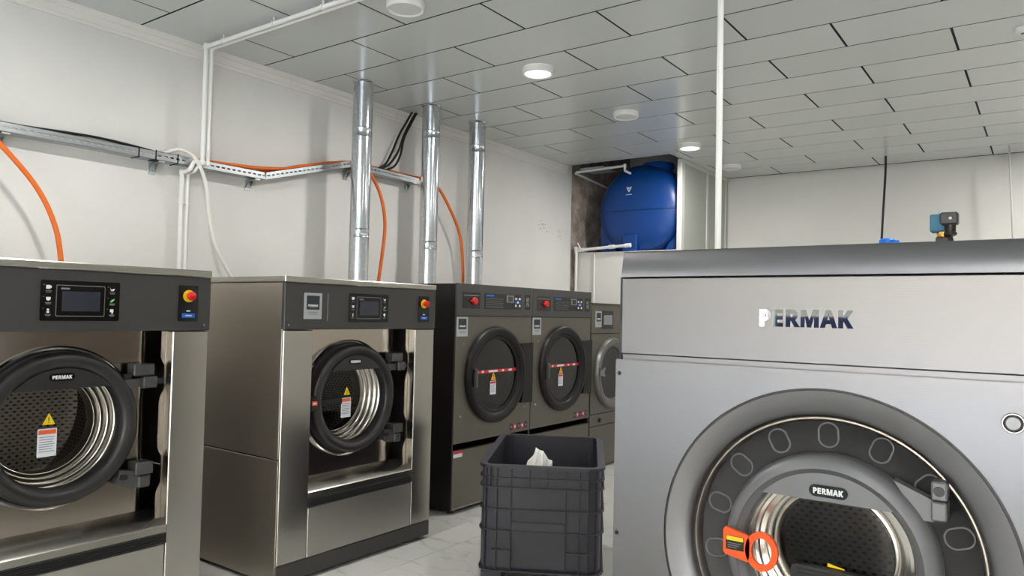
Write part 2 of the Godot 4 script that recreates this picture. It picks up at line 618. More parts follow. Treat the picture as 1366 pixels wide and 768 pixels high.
func build_shell() -> void:
	var top := 4.1
	var w := struct_node("wall_left")
	bx("cladding", v3(WX - 0.15, 0, -8.45), v3(WX, top, FZ), M.wall, w, 0.0)
	bx("bare_concrete", v3(WX - 0.2, 0, BZ), v3(WX - 0.03, top, -8.45), M.concrete, w, 0.0)
	var sc := MB.new()
	var rg := RandomNumberGenerator.new()
	rg.seed = 5
	for k in 30:
		var cl := k % 3
		var zc: float = [-7.86, -8.16, -7.74][cl] + rg.randfn(0.0, 0.055)
		var yc: float = [2.63, 2.60, 2.665][cl] + rg.randfn(0.0, 0.03)
		var q := rg.randf_range(0.003, 0.009)
		var pg := PackedVector2Array()
		for e in 5:
			pg.append(Vector2.from_angle(TAU * e / 5) * q * rg.randf_range(0.5, 1.2) * Vector2(1.7, 0.8))
		sc.prism(pg, 0.0, 0.0006, Transform3D(Basis(v3(0, 0, -1), v3(0, 1, 0), v3(1, 0, 0)), v3(WX, yc, zc)))
	mk("scuff_marks", sc, M.print_grey, w).set_meta("kind", "stuff")
	var b := struct_node("wall_back")
	bx("plaster", v3(WX - 0.2, 0, BZ - 0.2), v3(RX + 0.2, top, BZ), M.wall, b, 0.0)
	var r := struct_node("wall_right")
	bx("plaster", v3(RX, 0, BZ), v3(RX + 0.2, top, FZ), M.wall, r, 0.0)
	# street front behind the camera: solid left part, glazing to the right
	var f := struct_node("wall_front")
	bx("plaster", v3(WX - 0.2, 0, FZ), v3(-3.4, top, FZ + 0.2), M.wall, f, 0.0)
	bx("plaster", v3(RX - 0.3, 0, FZ), v3(RX + 0.2, top, FZ + 0.2), M.wall, f, 0.0)
	bx("lintel", v3(-3.4, 3.0, FZ), v3(RX - 0.3, top, FZ + 0.2), M.wall, f, 0.0)
	bx("sill_wall", v3(-3.4, 0, FZ), v3(-2.6, 0.08, FZ + 0.2), M.wall, f, 0.0)
	bx("sill_wall", v3(-1.5, 0, FZ), v3(RX - 0.3, 0.08, FZ + 0.2), M.wall, f, 0.0)
	var d := struct_node("door_1")  # unseen blue door, added and sized to reflect in the chrome letters
	bx("leaf", v3(-2.55, 0.01, FZ + 0.06), v3(-1.55, 1.585, FZ + 0.13), M.door_blue, d)
	bx("upper_panel", v3(-2.55, 1.586, FZ + 0.06), v3(-1.55, 2.9, FZ + 0.12), M.panel_grey, d)
	bx("jamb", v3(-2.6, 0, FZ + 0.04), v3(-2.552, 3.0, FZ + 0.14), M.frame_white, d)
	bx("jamb", v3(-1.548, 0, FZ + 0.04), v3(-1.5, 3.0, FZ + 0.14), M.frame_white, d)
	bx("head", v3(-2.552, 2.9, FZ + 0.04), v3(-1.548, 3.0, FZ + 0.14), M.frame_white, d)
	var xs := [[-3.4, -2.6], [-1.5, 0.6], [0.6, RX - 0.3]]
	for i in 3:
		var wn := struct_node("window_%d" % (i + 1))
		var x0: float = xs[i][0]
		var x1: float = xs[i][1]
		bx("frame", v3(x0, 0.08, FZ + 0.05), v3(x0 + 0.05, 3.0, FZ + 0.13), M.frame_white, wn)
		bx("frame", v3(x1 - 0.05, 0.08, FZ + 0.05), v3(x1, 3.0, FZ + 0.13), M.frame_white, wn)
		bx("frame", v3(x0 + 0.05, 0.08, FZ + 0.05), v3(x1 - 0.05, 0.13, FZ + 0.13), M.frame_white, wn)
		bx("frame", v3(x0 + 0.05, 2.95, FZ + 0.05), v3(x1 - 0.05, 3.0, FZ + 0.13), M.frame_white, wn)
		bx("pane", v3(x0 + 0.05, 0.13, FZ + 0.09), v3(x1 - 0.05, 2.95, FZ + 0.096), M.glass, wn, 0.0)
	# cornice along the left wall, in two lengths
	var k := 0
	for seg in [[FZ, -5.13], [-5.135, -8.3]]:
		k += 1
		var poly := PackedVector2Array([Vector2(0, 0), Vector2(0, -0.105), Vector2(0.012, -0.105), Vector2(0.014, -0.082), Vector2(0.022, -0.080), Vector2(0.026, -0.058), Vector2(0.030, -0.040), Vector2(0.040, -0.038), Vector2(0.046, -0.010), Vector2(0.048, 0)])
		var mb := MB.new()
		var t := Transform3D(Basis.IDENTITY, v3(WX, CY, 0))
		mb.prism(poly, seg[0], seg[1], t)
		var o := mk("trim_%d" % k, mb, M.cornice)
		o.set_meta("kind", "structure")

func build_ceiling() -> void:
	var c := struct_node("ceiling")
	bx("slab", v3(WX - 0.2, 4.1, BZ - 0.2), v3(RX + 0.2, 4.3, FZ + 0.2), M.concrete, c, 0.0)
	bx("backing", v3(WX, CY + 0.004, -8.139), v3(RX, CY + 0.05, FZ), M.joint, c, 0.0)
	bx("backing", v3(-3.70, CY + 0.004, BZ), v3(RX, CY + 0.05, -8.139), M.joint, c, 0.0)
	var g := 0.008
	for j in range(-17, 13):
		var z1 := -4.115 - 0.503 * j
		var z0 := maxf(z1 - 0.503, BZ)
		z1 = minf(z1, FZ)
		if z1 - z0 < 0.05:
			continue
		var x := (-1.17 if posmod(j, 2) == 0 else -0.527) + 1.195 * 4
		while x > WX:
			var x1 := minf(x, RX)
			var x0 := maxf(x - 1.195, WX)
			x -= 1.195
			if x1 - x0 < 0.05:
				continue
			var lo := v3(x0 + (g if x0 > WX else 0.001), CY, z0 + g)
			var hi := v3(x1 - (g if x1 < RX else 0.001), CY + 0.0038, z1 - g)
			# panels taken out over the water tank
			if j >= 8 and lo.x < -3.72:
				if hi.x > -3.72 + 0.1:
					bx("ceiling_panel", v3(-3.70, lo.y, lo.z), hi, M.ceil, c, 0.0015)
				if j == 8:
					bx("ceiling_panel", v3(lo.x, lo.y, -8.28), v3(minf(hi.x, -3.71), hi.y, hi.z), M.ceil2, c, 0.0015)
				continue
			bx("ceiling_panel", lo, hi, M.ceil if posmod(j * 3 + int(x * 2.0), 3) != 0 else M.ceil2, c, 0.0015)
	bx("ceiling_panel", v3(WX + 0.02, CY + 0.004, -9.0), v3(-4.80, CY + 0.026, -8.62), M.ceil2, c, 0.0015)

func build_floor() -> void:
	var f := struct_node("floor")
	bx("screed", v3(WX - 0.2, -0.2, BZ - 0.2), v3(RX + 0.2, -0.004, FZ + 0.2), M.grout, f, 0.0)
	var i := 0
	var x := -3.21 - 0.6 * 4
	while x < RX:
		var z := -3.29 - 1.2 * 6
		while z < FZ:
			var lo := v3(maxf(x, WX) + 0.0016, -0.012, maxf(z, BZ) + 0.0016)
			var hi := v3(minf(x + 0.6, RX) - 0.0016, 0.0, minf(z + 1.2, FZ) - 0.0016)
			if hi.x - lo.x > 0.03 and hi.z - lo.z > 0.03:
				bx("floor_tile", lo, hi, M.tile, f, 0.0008)
			z += 1.2
		x += 0.6
	# street outside
	var s := struct_node("pavement")
	bx("paving", v3(-14, -0.25, FZ + 0.2), v3(14, -0.05, FZ + 14), M.pavement, s, 0.0)
	# unseen house front, added to block low sky and warm the steel reflections
	var h := struct_node("added_facade")
	bx("plaster", v3(-14, -0.05, FZ + 11), v3(14, 12.0, FZ + 11.4), M.facade, h, 0.0)

func build_alcove() -> void:
	# small room in the corner whose roof carries the water tank
	var px := -3.667
	var w := struct_node("wall_alcove")
	bx("plaster", v3(WX, 0, -8.68), v3(px - 0.03, 2.375, -8.58), M.wall, w, 0.004)
	bx("roof_slab", v3(WX - 0.02, 2.26, BZ), v3(px - 0.06, 2.32, -8.68), M.concrete, w, 0.0)
	var p := struct_node("wall_partition")
	bx("core", v3(px - 0.06, 0, BZ), v3(px - 0.012, CY + 0.04, -8.62), M.concrete, p, 0.0)
	for s in [[-8.66, -9.39], [-9.45, -10.08]]:
		bx("panel", v3(px - 0.012, 0.0, s[1]), v3(px - 0.004, CY - 0.05, s[0]), M.panel_grey, p, 0.0)
	for z in [-8.62, -9.42, -10.11]:
		bx("post", v3(px - 0.014, 0, z - 0.03), v3(px + 0.006, CY - 0.001, z + 0.03), M.post, p, 0.004)
	bx("post", v3(px - 0.058, 0, -8.62), v3(px + 0.006, CY - 0.001, -8.56), M.post, p, 0.006)
	bx("rail", v3(px - 0.014, CY - 0.05, -10.19), v3(px + 0.003, CY - 0.001, -8.65), M.post, p, 0.003)

# ------------------------------------------------------------------ washers
func warning_triangle(called: String, c: Vector3, w: float, m: Material, parent: Node) -> void:
	var b := MB.new()
	b.prism(PackedVector2Array([Vector2(-w / 2, 0), Vector2(w / 2, 0), Vector2(0, w * 0.95)]), 0, 0.0015, Transform3D(Basis.IDENTITY, c))
	var o := mk(called, b, m, parent)
	o.set_meta("label", "yellow warning triangle")
	var e := MB.new()
	e.box(c + v3(-w * 0.035, w * 0.30, 0.0015), c + v3(w * 0.035, w * 0.62, 0.0025), 0.0)
	e.box(c + v3(-w * 0.035, w * 0.14, 0.0015), c + v3(w * 0.035, w * 0.22, 0.0025), 0.0)
	mk("exclamation_mark", e, M.black, parent)

func warning_card(c: Vector3, w: float, h: float, head: Material, parent: Node, dark_lines := true) -> void:
	var o := plate("instruction_card", c.x - w / 2, c.x + w / 2, c.y - h / 2, c.y + h / 2, 0.003, c.z, c.z + 0.0012, M.paper, parent)
	o.set_meta("label", "white instruction card with orange heading")
	var b := MB.new()
	b.box(c + v3(-w * 0.45, h * 0.30, 0.0012), c + v3(w * 0.45, h * 0.46, 0.002), 0.0)
	mk("card_heading", b, head, parent)
	if dark_lines:
		var t := MB.new()
		for i in 7:
			var y := h * (0.20 - 0.085 * i)
			t.box(c + v3(-w * 0.40, y - h * 0.012, 0.0012), c + v3(w * (0.40 - 0.06 * (i % 3)), y + h * 0.012, 0.0018), 0.0)
		mk("card_print", t, M.print_grey, parent)

func badge(c: Vector3, w: float, h: float, parent: Node) -> void:
	var o := plate("badge", c.x - w / 2, c.x + w / 2, c.y - h / 2, c.y + h / 2, h * 0.48, c.z, c.z + 0.003, M.glossy_black, parent)
	o.set_meta("label", "black oval name badge")
	words("lettering", "PERMAK", c + v3(0, 0, 0.0035), w * 0.78, h * 0.50, M.print_white, parent, 0.001)

func maker_plate(x0: float, x1: float, y0: float, y1: float, z: float, parent: Node) -> void:
	var o := plate("maker_plate", x0, x1, y0, y1, 0.003, z, z + 0.002, M.silver_label, parent)
	var w := x1 - x0
	var h := y1 - y0
	var p := plate("plate_field", x0 + w * 0.14, x1 - w * 0.14, y0 + h * 0.36, y1 - h * 0.10, 0.002, z + 0.002, z + 0.003, M.navy_label, parent)
	words("lettering", "PERMAK", v3((x0 + x1) / 2, y0 + h * 0.52, z + 0.0035), w * 0.56, h * 0.075, M.print_white, parent, 0.001)
	var t := MB.new()
	for k in 2:
		t.box(v3(x0 + w * 0.22, y0 + h * (0.25 - 0.08 * k), z + 0.002), v3(x1 - w * 0.22, y0 + h * (0.275 - 0.08 * k), z + 0.0027), 0.0)
	t.box(v3(x0 + w * 0.26, y0 + h * 0.43, z + 0.003), v3(x1 - w * 0.26, y0 + h * 0.455, z + 0.0037), 0.0)
	mk("plate_print", t, M.print_grey, parent)

func chord_cap(r: float, y: float, k := 28) -> PackedVector2Array:
	# the part of a disc of radius r above height y
	var a0 := asin(y / r)
	var p := PackedVector2Array()
	for i in k + 1:
		var a := a0 + (PI - 2 * a0) * i / k
		p.append(Vector2(cos(a), sin(a)) * r)
	return p

func build_washer(at: Vector3, called: String, label: String, second: bool) -> void:
	var t := thing(called, label, "washing machine", at, PI / 2, "steel washers along the wall")
	var W := 1.25
	var D := -1.2
	var c := Vector2(0.605, 0.998)
	# carcass
	var b := MB.new()
	b.box(v3(0.012, 0.03, D), v3(W - 0.012, 1.69, D + 0.02), 0.0)
	b.box(v3(0.012, 0.10, D), v3(W - 0.012, 0.12, -0.16), 0.0)
	b.box(v3(0.19, 0.12, -0.32), v3(0.205, 1.43, -0.15), 0.0)
	mk("frame", b, M.charcoal, t)
	for s in [[0.0, 0.012], [W - 0.012, W]]:
		bx("side_panel", v3(s[0], 0.706, D), v3(s[1], 1.694, -0.012), M.steel_side, t, 0.003)
		bx("side_panel", v3(s[0], 0.022, D), v3(s[1], 0.700, -0.012), M.steel_side, t, 0.003)
	# front sheets
	bx("column", v3(0.002, 0.122, -0.10), v3(0.206, 1.426, 0.0), M.steel, t, 0.004)
	bx("column", v3(1.062, 0.122, -0.06), v3(W - 0.002, 1.426, 0.0), M.steel, t, 0.004)
	bx("base_panel", v3(0.001, 0.022, -0.10), v3(W - 0.001, 0.119, -0.002), M.charcoal, t, 0.004)
	for fx in [0.07, W - 0.07]:
		for fz in [-0.07, D + 0.1]:
			var ft := MB.new()
			ft.rod(v3(fx, 0.0, fz), v3(fx, 0.035, fz), 0.035)
			mk("foot", ft, M.rubber, t)
	bx("lower_panel", v3(0.209, 0.122, -0.05), v3(1.059, 0.405, -0.001), M.steel_low, t, 0.004)
	# ribbed gasket below the sill
	var g := MB.new()
	g.box(v3(0.206, 0.408, -0.08), v3(1.064, 0.459, 0.0), 0.0)
	for i in 5:
		g.box(v3(0.206, 0.410 + i * 0.0102, -0.01), v3(1.064, 0.416 + i * 0.0102, 0.006), 0.002)
	mk("ribbed_gasket", g, M.rubber, t)
	# sill: rises to the recessed door panel
	var sb := MB.new()
	var prof := PackedVector2Array([Vector2(0.004, 0.461), Vector2(0.004, 0.492), Vector2(-0.006, 0.500), Vector2(-0.15, 0.548), Vector2(-0.15, 0.461)])
	sb.prism(prof, 0.207, 1.061, Transform3D(Basis(v3(0, 0, 1), v3(0, 1, 0), v3(1, 0, 0)), Vector3.ZERO))
	mk("sill", sb, M.trim, t)
	# recessed door panel with rolled right edge
	var dp := MB.new()
	dp.holed(0.205, 0.985, 0.50, 1.43, c, 0.33, -0.15, -0.22)
	dp.lathe([Vector2(0.035, 0.50), Vector2(0.035, 1.43)], Transform3D(Basis(v3(1, 0, 0), v3(0, 0, -1), v3(0, 1, 0)), v3(0.985, 0, -0.185)), 10, -PI / 2, 0.25)
	mk("door_panel", dp, M.mirror, t)
	# inner return of the right column, notched where the hinges pass
	var fl := PackedVector2Array([Vector2(1.066, 0.50), Vector2(1.066, 1.43), Vector2(1.040, 1.43), Vector2(1.040, 1.30), Vector2(1.044, 1.28), Vector2(1.058, 1.26), Vector2(1.060, 1.14), Vector2(1.044, 1.11), Vector2(1.038, 1.08), Vector2(1.038, 0.86), Vector2(1.044, 0.84), Vector2(1.058, 0.82), Vector2(1.060, 0.69), Vector2(1.044, 0.66), Vector2(1.038, 0.63), Vector2(1.038, 0.50)])
	var fb := MB.new()
	fb.prism(fl, -0.066, -0.06)
	mk("return_flange", fb, M.mirror, t)
	# header and top
	bx("header_panel", v3(-0.002, 1.429, -0.022), v3(W + 0.002, 1.694, 0.006), M.charcoal, t, 0.004)
	bx("top_cover", v3(-0.004, 1.696, D), v3(W + 0.004, 1.729, 0.010), M.trim, t, 0.004)
	for sx in [0.03, W - 0.03]:
		var sc := MB.new()
		sc.lathe([Vector2(0.006, 0.006), Vector2(0.005, 0.009), Vector2(0, 0.009)], Transform3D(Basis.IDENTITY, v3(sx, 1.455, 0)), 10)
		mk("screw", sc, M.print_grey, t)
	# control panel
	var cp := plate("control_panel", 0.465, 0.793, 1.474, 1.648, 0.008, 0.006, 0.011, M.glossy_black, t)
	var fr := MB.new()
	fr.prism(rrect(0.524, 0.728, 1.493, 1.629, 0.006), 0.011, 0.0125)
	mk("screen_bezel", fr, M.frame_grey, cp)
	plate("screen_border", 0.5275, 0.7245, 1.4965, 1.6255, 0.005, 0.0125, 0.0135, M.glossy_black, cp)
	plate("screen", 0.548, 0.706, 1.516, 1.602, 0.002, 0.0135, 0.0142, M.screen, cp)
	plate("screen_mark", 0.542, 0.578, 1.609, 1.617, 0.003, 0.0135, 0.0142, M.print_grey, cp)
	for i in 6:
		var ix := 0.495 if i < 3 else 0.76
		var iy := 1.606 - 0.050 * (i % 3)
		var ic := MB.new()
		match i:
			0:
				ic.box(v3(ix - 0.010, iy + 0.004, 0.011), v3(ix + 0.006, iy + 0.020, 0.0118), 0.0)
				ic.box(v3(ix + 0.006, iy + 0.008, 0.011), v3(ix + 0.011, iy + 0.017, 0.0118), 0.0)
			1:
				ic.prism(PackedVector2Array([Vector2(ix - 0.009, iy + 0.019), Vector2(ix + 0.009, iy + 0.019), Vector2(ix + 0.008, iy + 0.008), Vector2(ix, iy + 0.003), Vector2(ix - 0.008, iy + 0.008)]), 0.011, 0.0118)
			2:
				ic.disc(v3(ix, iy + 0.015, 0.0115), 0.005, v3(0, 0, 1), 12)
				ic.box(v3(ix - 0.005, iy + 0.002, 0.011), v3(ix + 0.005, iy + 0.008, 0.0118), 0.0)
			3:
				ic.prism(PackedVector2Array([Vector2(ix - 0.011, iy + 0.020), Vector2(ix - 0.006, iy + 0.010), Vector2(ix + 0.011, iy + 0.014), Vector2(ix + 0.004, iy + 0.003), Vector2(ix - 0.007, iy + 0.004)]), 0.011, 0.0118)
			4:
				ic.prism(PackedVector2Array([Vector2(ix - 0.010, iy + 0.003), Vector2(ix - 0.002, iy + 0.014), Vector2(ix + 0.012, iy + 0.018), Vector2(ix + 0.006, iy + 0.009), Vector2(ix - 0.003, iy + 0.002)]), 0.011, 0.0118)
			5:
				ic.box(v3(ix - 0.008, iy + 0.008, 0.011), v3(ix + 0.007, iy + 0.021, 0.0118), 0.0)
				ic.box(v3(ix - 0.001, iy + 0.001, 0.011), v3(ix + 0.005, iy + 0.008, 0.0118), 0.0)
		mk("icon", ic, M.print_green if i == 4 else M.print_white, cp)
		var tx := MB.new()
		tx.box(v3(ix - 0.012, iy - 0.006, 0.011), v3(ix + 0.012, iy - 0.0035, 0.0116), 0.0)
		tx.box(v3(ix - 0.010, iy - 0.011, 0.011), v3(ix + 0.010, iy - 0.0085, 0.0116), 0.0)
		tx.disc(v3(ix - 0.019, iy + 0.021, 0.0114), 0.0022, v3(0, 0, 1), 8)
		mk("icon_print", tx, M.print_grey, cp).set_meta("kind", "stuff")
	# emergency stop plate
	var ep := plate("stop_panel", 1.078, 1.180, 1.474, 1.650, 0.006, 0.006, 0.010, M.glossy_black, t)
	var yd := MB.new()
	yd.lathe([Vector2(0.030, 0.010), Vector2(0.030, 0.013), Vector2(0, 0.013)], Transform3D(Basis.IDENTITY, v3(1.130, 1.598, 0)), 28)
	mk("stop_collar", yd, M.yellow, ep)
	var rk := MB.new()
	rk.lathe([Vector2(0.012, 0.013), Vector2(0.012, 0.026), Vector2(0.021, 0.029), Vector2(0.022, 0.040), Vector2(0.016, 0.045), Vector2(0, 0.046)], Transform3D(Basis.IDENTITY, v3(1.130, 1.598, 0)), 28)
	mk("stop_button", rk, M.red, ep)
	plate("power_switch", 1.096, 1.162, 1.492, 1.513, 0.003, 0.010, 0.015, M.blue_btn, ep)
	var ln := MB.new()
	ln.box(v3(1.120, 1.522, 0.010), v3(1.140, 1.528, 0.0108), 0.0)
	ln.box(v3(1.112, 1.500, 0.015), v3(1.146, 1.505, 0.0156), 0.0)
	mk("switch_print", ln, M.print_white, ep)
	maker_plate(0.130, 0.258, 1.490, 1.640, 0.006, t)
	bx("card_slot", v3(0.300, 1.480, 0.006), v3(0.306, 1.640, 0.0075), M.print_grey, t, 0.0)
	# door opening: chrome rim, rubber seal, stepped steel collar, drum
	var at2 := Transform3D(Basis.IDENTITY, v3(c.x, c.y, 0))
	var rim := MB.new()
	rim.lathe([Vector2(0.362, -0.150), Vector2(0.362, -0.135), Vector2(0.354, -0.126), Vector2(0.346, -0.128), Vector2(0.343, -0.15)], at2, 72)
	mk("door_rim", rim, M.chrome, t)
	var seal := MB.new()
	seal.lathe([Vector2(0.345, -0.15), Vector2(0.340, -0.120), Vector2(0.31, -0.105), Vector2(0.298, -0.11), Vector2(0.296, -0.18)], at2, 72)
	mk("door_seal", seal, M.rubber, t)
	var co := MB.new()
	var pr := [Vector2(0.302, -0.150), Vector2(0.296, -0.146)]
	for i in 4:
		var z := -0.148 - i * 0.030
		var rr := 0.292 - i * 0.018
		pr.append_array([Vector2(rr, z), Vector2(rr - 0.010, z - 0.018), Vector2(rr - 0.013, z - 0.026), Vector2(rr - 0.015, z - 0.027)])
	pr.append(Vector2(0.222, -0.272))
	pr.append(Vector2(0.220, -0.33))
	co.lathe(pr, at2, 72)
	mk("drum_collar", co, M.polish, t)
	var dr := MB.new()
	dr.lathe([Vector2(0.220, -0.33), Vector2(0.44, -0.36), Vector2(0.44, -0.92), Vector2(0.40, -0.95), Vector2(0.0, -0.97)], at2, 56)
	var drm := mk("drum", dr, M.drum, t)
	for k in 3:
		var a := TAU * k / 3 + 0.35
		var tr := Transform3D(Basis(v3(0, 0, 1), a), v3(c.x, c.y, 0))
		var lf := MB.new()
		lf.prism(PackedVector2Array([Vector2(0.44, -0.06), Vector2(0.36, -0.022), Vector2(0.35, 0), Vector2(0.36, 0.022), Vector2(0.44, 0.06)]), -0.90, -0.40, tr)
		mk("lifter", lf, M.polish, drm)
	# door: dark ring with a solid cap above the glass
	var dd := MB.new()
	dd.lathe([Vector2(0.262, -0.125), Vector2(0.262, -0.078), Vector2(0.270, -0.064), Vector2(0.282, -0.058), Vector2(0.298, -0.052), Vector2(0.318, -0.052), Vector2(0.330, -0.060), Vector2(0.337, -0.076), Vector2(0.338, -0.118), Vector2(0.330, -0.125)], at2, 80)
	var cap := chord_cap(0.266, 0.176)
	dd.prism(cap, -0.115, -0.060, at2)
	var door := mk("door", dd, M.door_dark, t)
	var gl := MB.new()
	gl.disc(v3(c.x, c.y, -0.100), 0.263, v3(0, 0, 1), 64)
	mk("door_glass", gl, M.glass, door)
	badge(v3(c.x - 0.012, c.y + 0.228, -0.060), 0.104, 0.032, door)
	warning_triangle("warning_triangle", v3(c.x - 0.043, c.y + 0.020, -0.099), 0.052, M.yellow, door)
	warning_card(v3(c.x - 0.047, c.y - 0.058, -0.099), 0.078, 0.122, M.orange_label, door)
	# hinges
	for h in [1.212, 0.742]:
		var up: bool = h > 1.0
		var hb := MB.new()
		if up:
			hb.box(v3(0.905, h, -0.12), v3(1.005, h + 0.056, -0.05), 0.004)
			hb.box(v3(0.945, h - 0.058, -0.12), v3(1.012, h - 0.002, -0.035), 0.004)
			hb.prism(PackedVector2Array([Vector2(0.86, h - 0.015), Vector2(0.95, h - 0.012), Vector2(0.95, h - 0.052), Vector2(0.89, h - 0.058)]), -0.11, -0.058)
		else:
			hb.box(v3(0.925, h + 0.002, -0.12), v3(1.010, h + 0.060, -0.04), 0.004)
			hb.box(v3(0.945, h - 0.062, -0.12), v3(1.005, h - 0.002, -0.05), 0.008)
			hb.prism(PackedVector2Array([Vector2(0.86, h + 0.03), Vector2(0.95, h + 0.02), Vector2(0.95, h - 0.05), Vector2(0.91, h - 0.056), Vector2(0.85, h - 0.03)]), -0.11, -0.058)
		var hg := mk("hinge", hb, M.hinge, t)
		if up:
			bx("hinge_plate", v3(1.010, h - 0.044, -0.10), v3(1.070, h - 0.016, -0.070), M.navy_label, hg, 0.002)
		var kn := MB.new()
		kn.prism(rrect(0.858, 0.895, h - 0.012, h + 0.012, 0.011), -0.062, -0.050)
		mk("hinge_cover", kn, M.rubber, door)
	if second:
		var lk := MB.new()
		lk.box(v3(0.235, c.y - 0.045, -0.12), v3(0.285, c.y + 0.035, -0.035), 0.006)
		var lm := mk("door_latch", lk, M.rubber, t)
		var ol := plate("latch_label", 0.243, 0.280, c.y - 0.016, c.y + 0.010, 0.004, -0.035, -0.033, M.orange_label, lm)
		plate("latch_mark", 0.250, 0.274, c.y - 0.008, c.y + 0.001, 0.002, -0.033, -0.0325, M.paper, lm)
		bx("dark_bar", v3(0.285, c.y - 0.030, -0.097), v3(0.520, c.y + 0.008, -0.088), M.black, lm, 0.003)  # plain black bar laid from the latch across the glass

# ------------------------------------------------------------------ dryers
func build_dryer(at: Vector3, called: String, label: String, first: bool) -> void:
	var t := thing(called, label, "tumble dryer", at, PI / 2, "dark grey dryers")
	var W := 1.033
	var D := -0.93
	var c := Vector2(0.512, 1.045)
	var b := MB.new()
	b.box(v3(0.0, 0.03, D), v3(0.014, 1.768, -0.01), 0.002)
	b.box(v3(W - 0.014, 0.03, D), v3(W, 1.768, -0.01), 0.002)
	b.box(v3(0.014, 0.03, D), v3(W - 0.014, 1.768, D + 0.014), 0.0)
	b.box(v3(0.014, 1.75, D), v3(W - 0.014, 1.768, -0.02), 0.0)
	b.box(v3(0.014, 0.03, D), v3(W - 0.014, 0.05, -0.02), 0.0)
	mk("body", b, M.side_black, t)
	for fx in [0.06, W - 0.06]:
		for fz in [-0.06, D + 0.08]:
			var ft := MB.new()
			ft.rod(v3(fx, 0.0, fz), v3(fx, 0.032, fz), 0.025)
			mk("foot", ft, M.rubber, t)
	var fp := MB.new()
	fp.holed(0.004, W - 0.004, 0.535, 1.516, c, 0.30, 0.0, -0.06)
	fp.quad(v3(0.004, 0.535, 0), v3(0.004, 1.516, 0), v3(0.004, 1.516, -0.02), v3(0.004, 0.535, -0.02), v3(-1, 0, 0))
	fp.quad(v3(W - 0.004, 0.535, 0), v3(W - 0.004, 1.516, 0), v3(W - 0.004, 1.516, -0.02), v3(W - 0.004, 0.535, -0.02), v3(1, 0, 0))
	fp.quad(v3(0.004, 0.535, 0), v3(W - 0.004, 0.535, 0), v3(W - 0.004, 0.535, -0.02), v3(0.004, 0.535, -0.02), v3(0, -1, 0))
	mk("front_panel", fp, M.dryer_grey, t)
	bx("lower_panel", v3(0.004, 0.035, -0.04), v3(W - 0.004, 0.480, 0.0), M.dryer_grey, t, 0.003)
	bx("lower_trim", v3(0.004, 0.035, 0.0), v3(W - 0.004, 0.047, 0.006), M.frame_grey, t, 0.002)
	bx("header_panel", v3(0.001, 1.519, -0.012), v3(W - 0.001, 1.772, 0.006), M.dryer_head, t, 0.003)
	# control fields
	var p1 := plate("switch_field", 0.068, 0.292, 1.580, 1.706, 0.003, 0.006, 0.008, M.glossy_black, t)
	var rk := MB.new()
	rk.lathe([Vector2(0.030, 0.008), Vector2(0.029, 0.024), Vector2(0.024, 0.030), Vector2(0, 0.030)], Transform3D(Basis.IDENTITY, v3(0.208, 1.636, 0)), 20)
	rk.box(v3(0.150, 1.630, 0.012), v3(0.208, 1.642, 0.026), 0.003)
	mk("rotary_switch", rk, M.red, p1)
	var sp := MB.new()
	sp.box(v3(0.080, 1.678, 0.008), v3(0.270, 1.684, 0.0086), 0.0)
	mk("switch_print", sp, M.print_grey, p1)
	bx("switch_label", v3(0.185, 1.590, 0.008), v3(0.275, 1.600, 0.0088), M.navy_label, p1, 0.0)
	var p2 := plate("control_field", 0.345, 0.855, 1.580, 1.704, 0.003, 0.006, 0.008, M.glossy_black, t)
	bx("control_mark", v3(0.362, 1.680, 0.008), v3(0.470, 1.694, 0.009), M.blue_btn, p2, 0.0)
	var ln := MB.new()
	for i in 5:
		ln.box(v3(0.360, 1.594 + i * 0.0165, 0.008), v3(0.595, 1.5965 + i * 0.0165, 0.0086), 0.0)
	mk("control_print", ln, M.print_grey, p2)
	plate("display_frame", 0.640, 0.745, 1.636, 1.697, 0.003, 0.008, 0.011, M.frame_grey, p2)
	plate("display", 0.658, 0.727, 1.645, 1.687, 0.002, 0.011, 0.0116, M.screen, p2)
	for r in 3:
		for q in 3:
			if r == 2 and q == 1:
				continue
			bx("button", v3(0.766 + q * 0.028, 1.660 - r * 0.029, 0.008), v3(0.786 + q * 0.028, 1.678 - r * 0.029, 0.0105), M.print_white if (q + r) % 2 == 0 else M.blue_btn, p2, 0.001)
	var p3 := plate("size_field", 0.912, 0.994, 1.580, 1.708, 0.003, 0.006, 0.008, M.glossy_black, t)
	var nm := words("size_number", "25", v3(0.953, 1.644, 0.0085), 0.085, 0.042, M.print_grey, p3, 0.001)
	nm.rotation.z = PI / 2
	maker_plate(0.012, 0.146, 1.360, 1.512, 0.0, t)
	# door
	var at2 := Transform3D(Basis.IDENTITY, v3(c.x, c.y, 0))
	var dd := MB.new()
	dd.lathe([Vector2(0.285, -0.02), Vector2(0.288, 0.016), Vector2(0.300, 0.022), Vector2(0.312, 0.020), Vector2(0.318, 0.030), Vector2(0.335, 0.044), Vector2(0.360, 0.048), Vector2(0.378, 0.044), Vector2(0.390, 0.030), Vector2(0.393, 0.0)], at2, 80)
	var door := mk("door", dd, M.dryer_door, t)
	var gl := MB.new()
	gl.disc(v3(c.x, c.y, 0.004), 0.288, v3(0, 0, 1), 64)
	mk("door_glass", gl, M.glass_dark, door)
	var hp := PackedVector2Array([Vector2(0.86, 0.785), Vector2(1.022, 0.778), Vector2(1.022, 1.296), Vector2(0.84, 1.290), Vector2(0.875, 1.2), Vector2(0.893, 1.05), Vector2(0.885, 0.9)])
	var hb := MB.new()
	hb.prism(hp, 0.002, 0.030)
	mk("hinge_cover", hb, M.dryer_door, t)
	var hd := MB.new()
	hd.box(v3(0.172, 0.962, 0.045), v3(0.202, 1.108, 0.078), 0.008)
	mk("handle", hd, M.hinge, door)
	# tape across the glass
	var tp := MB.new()
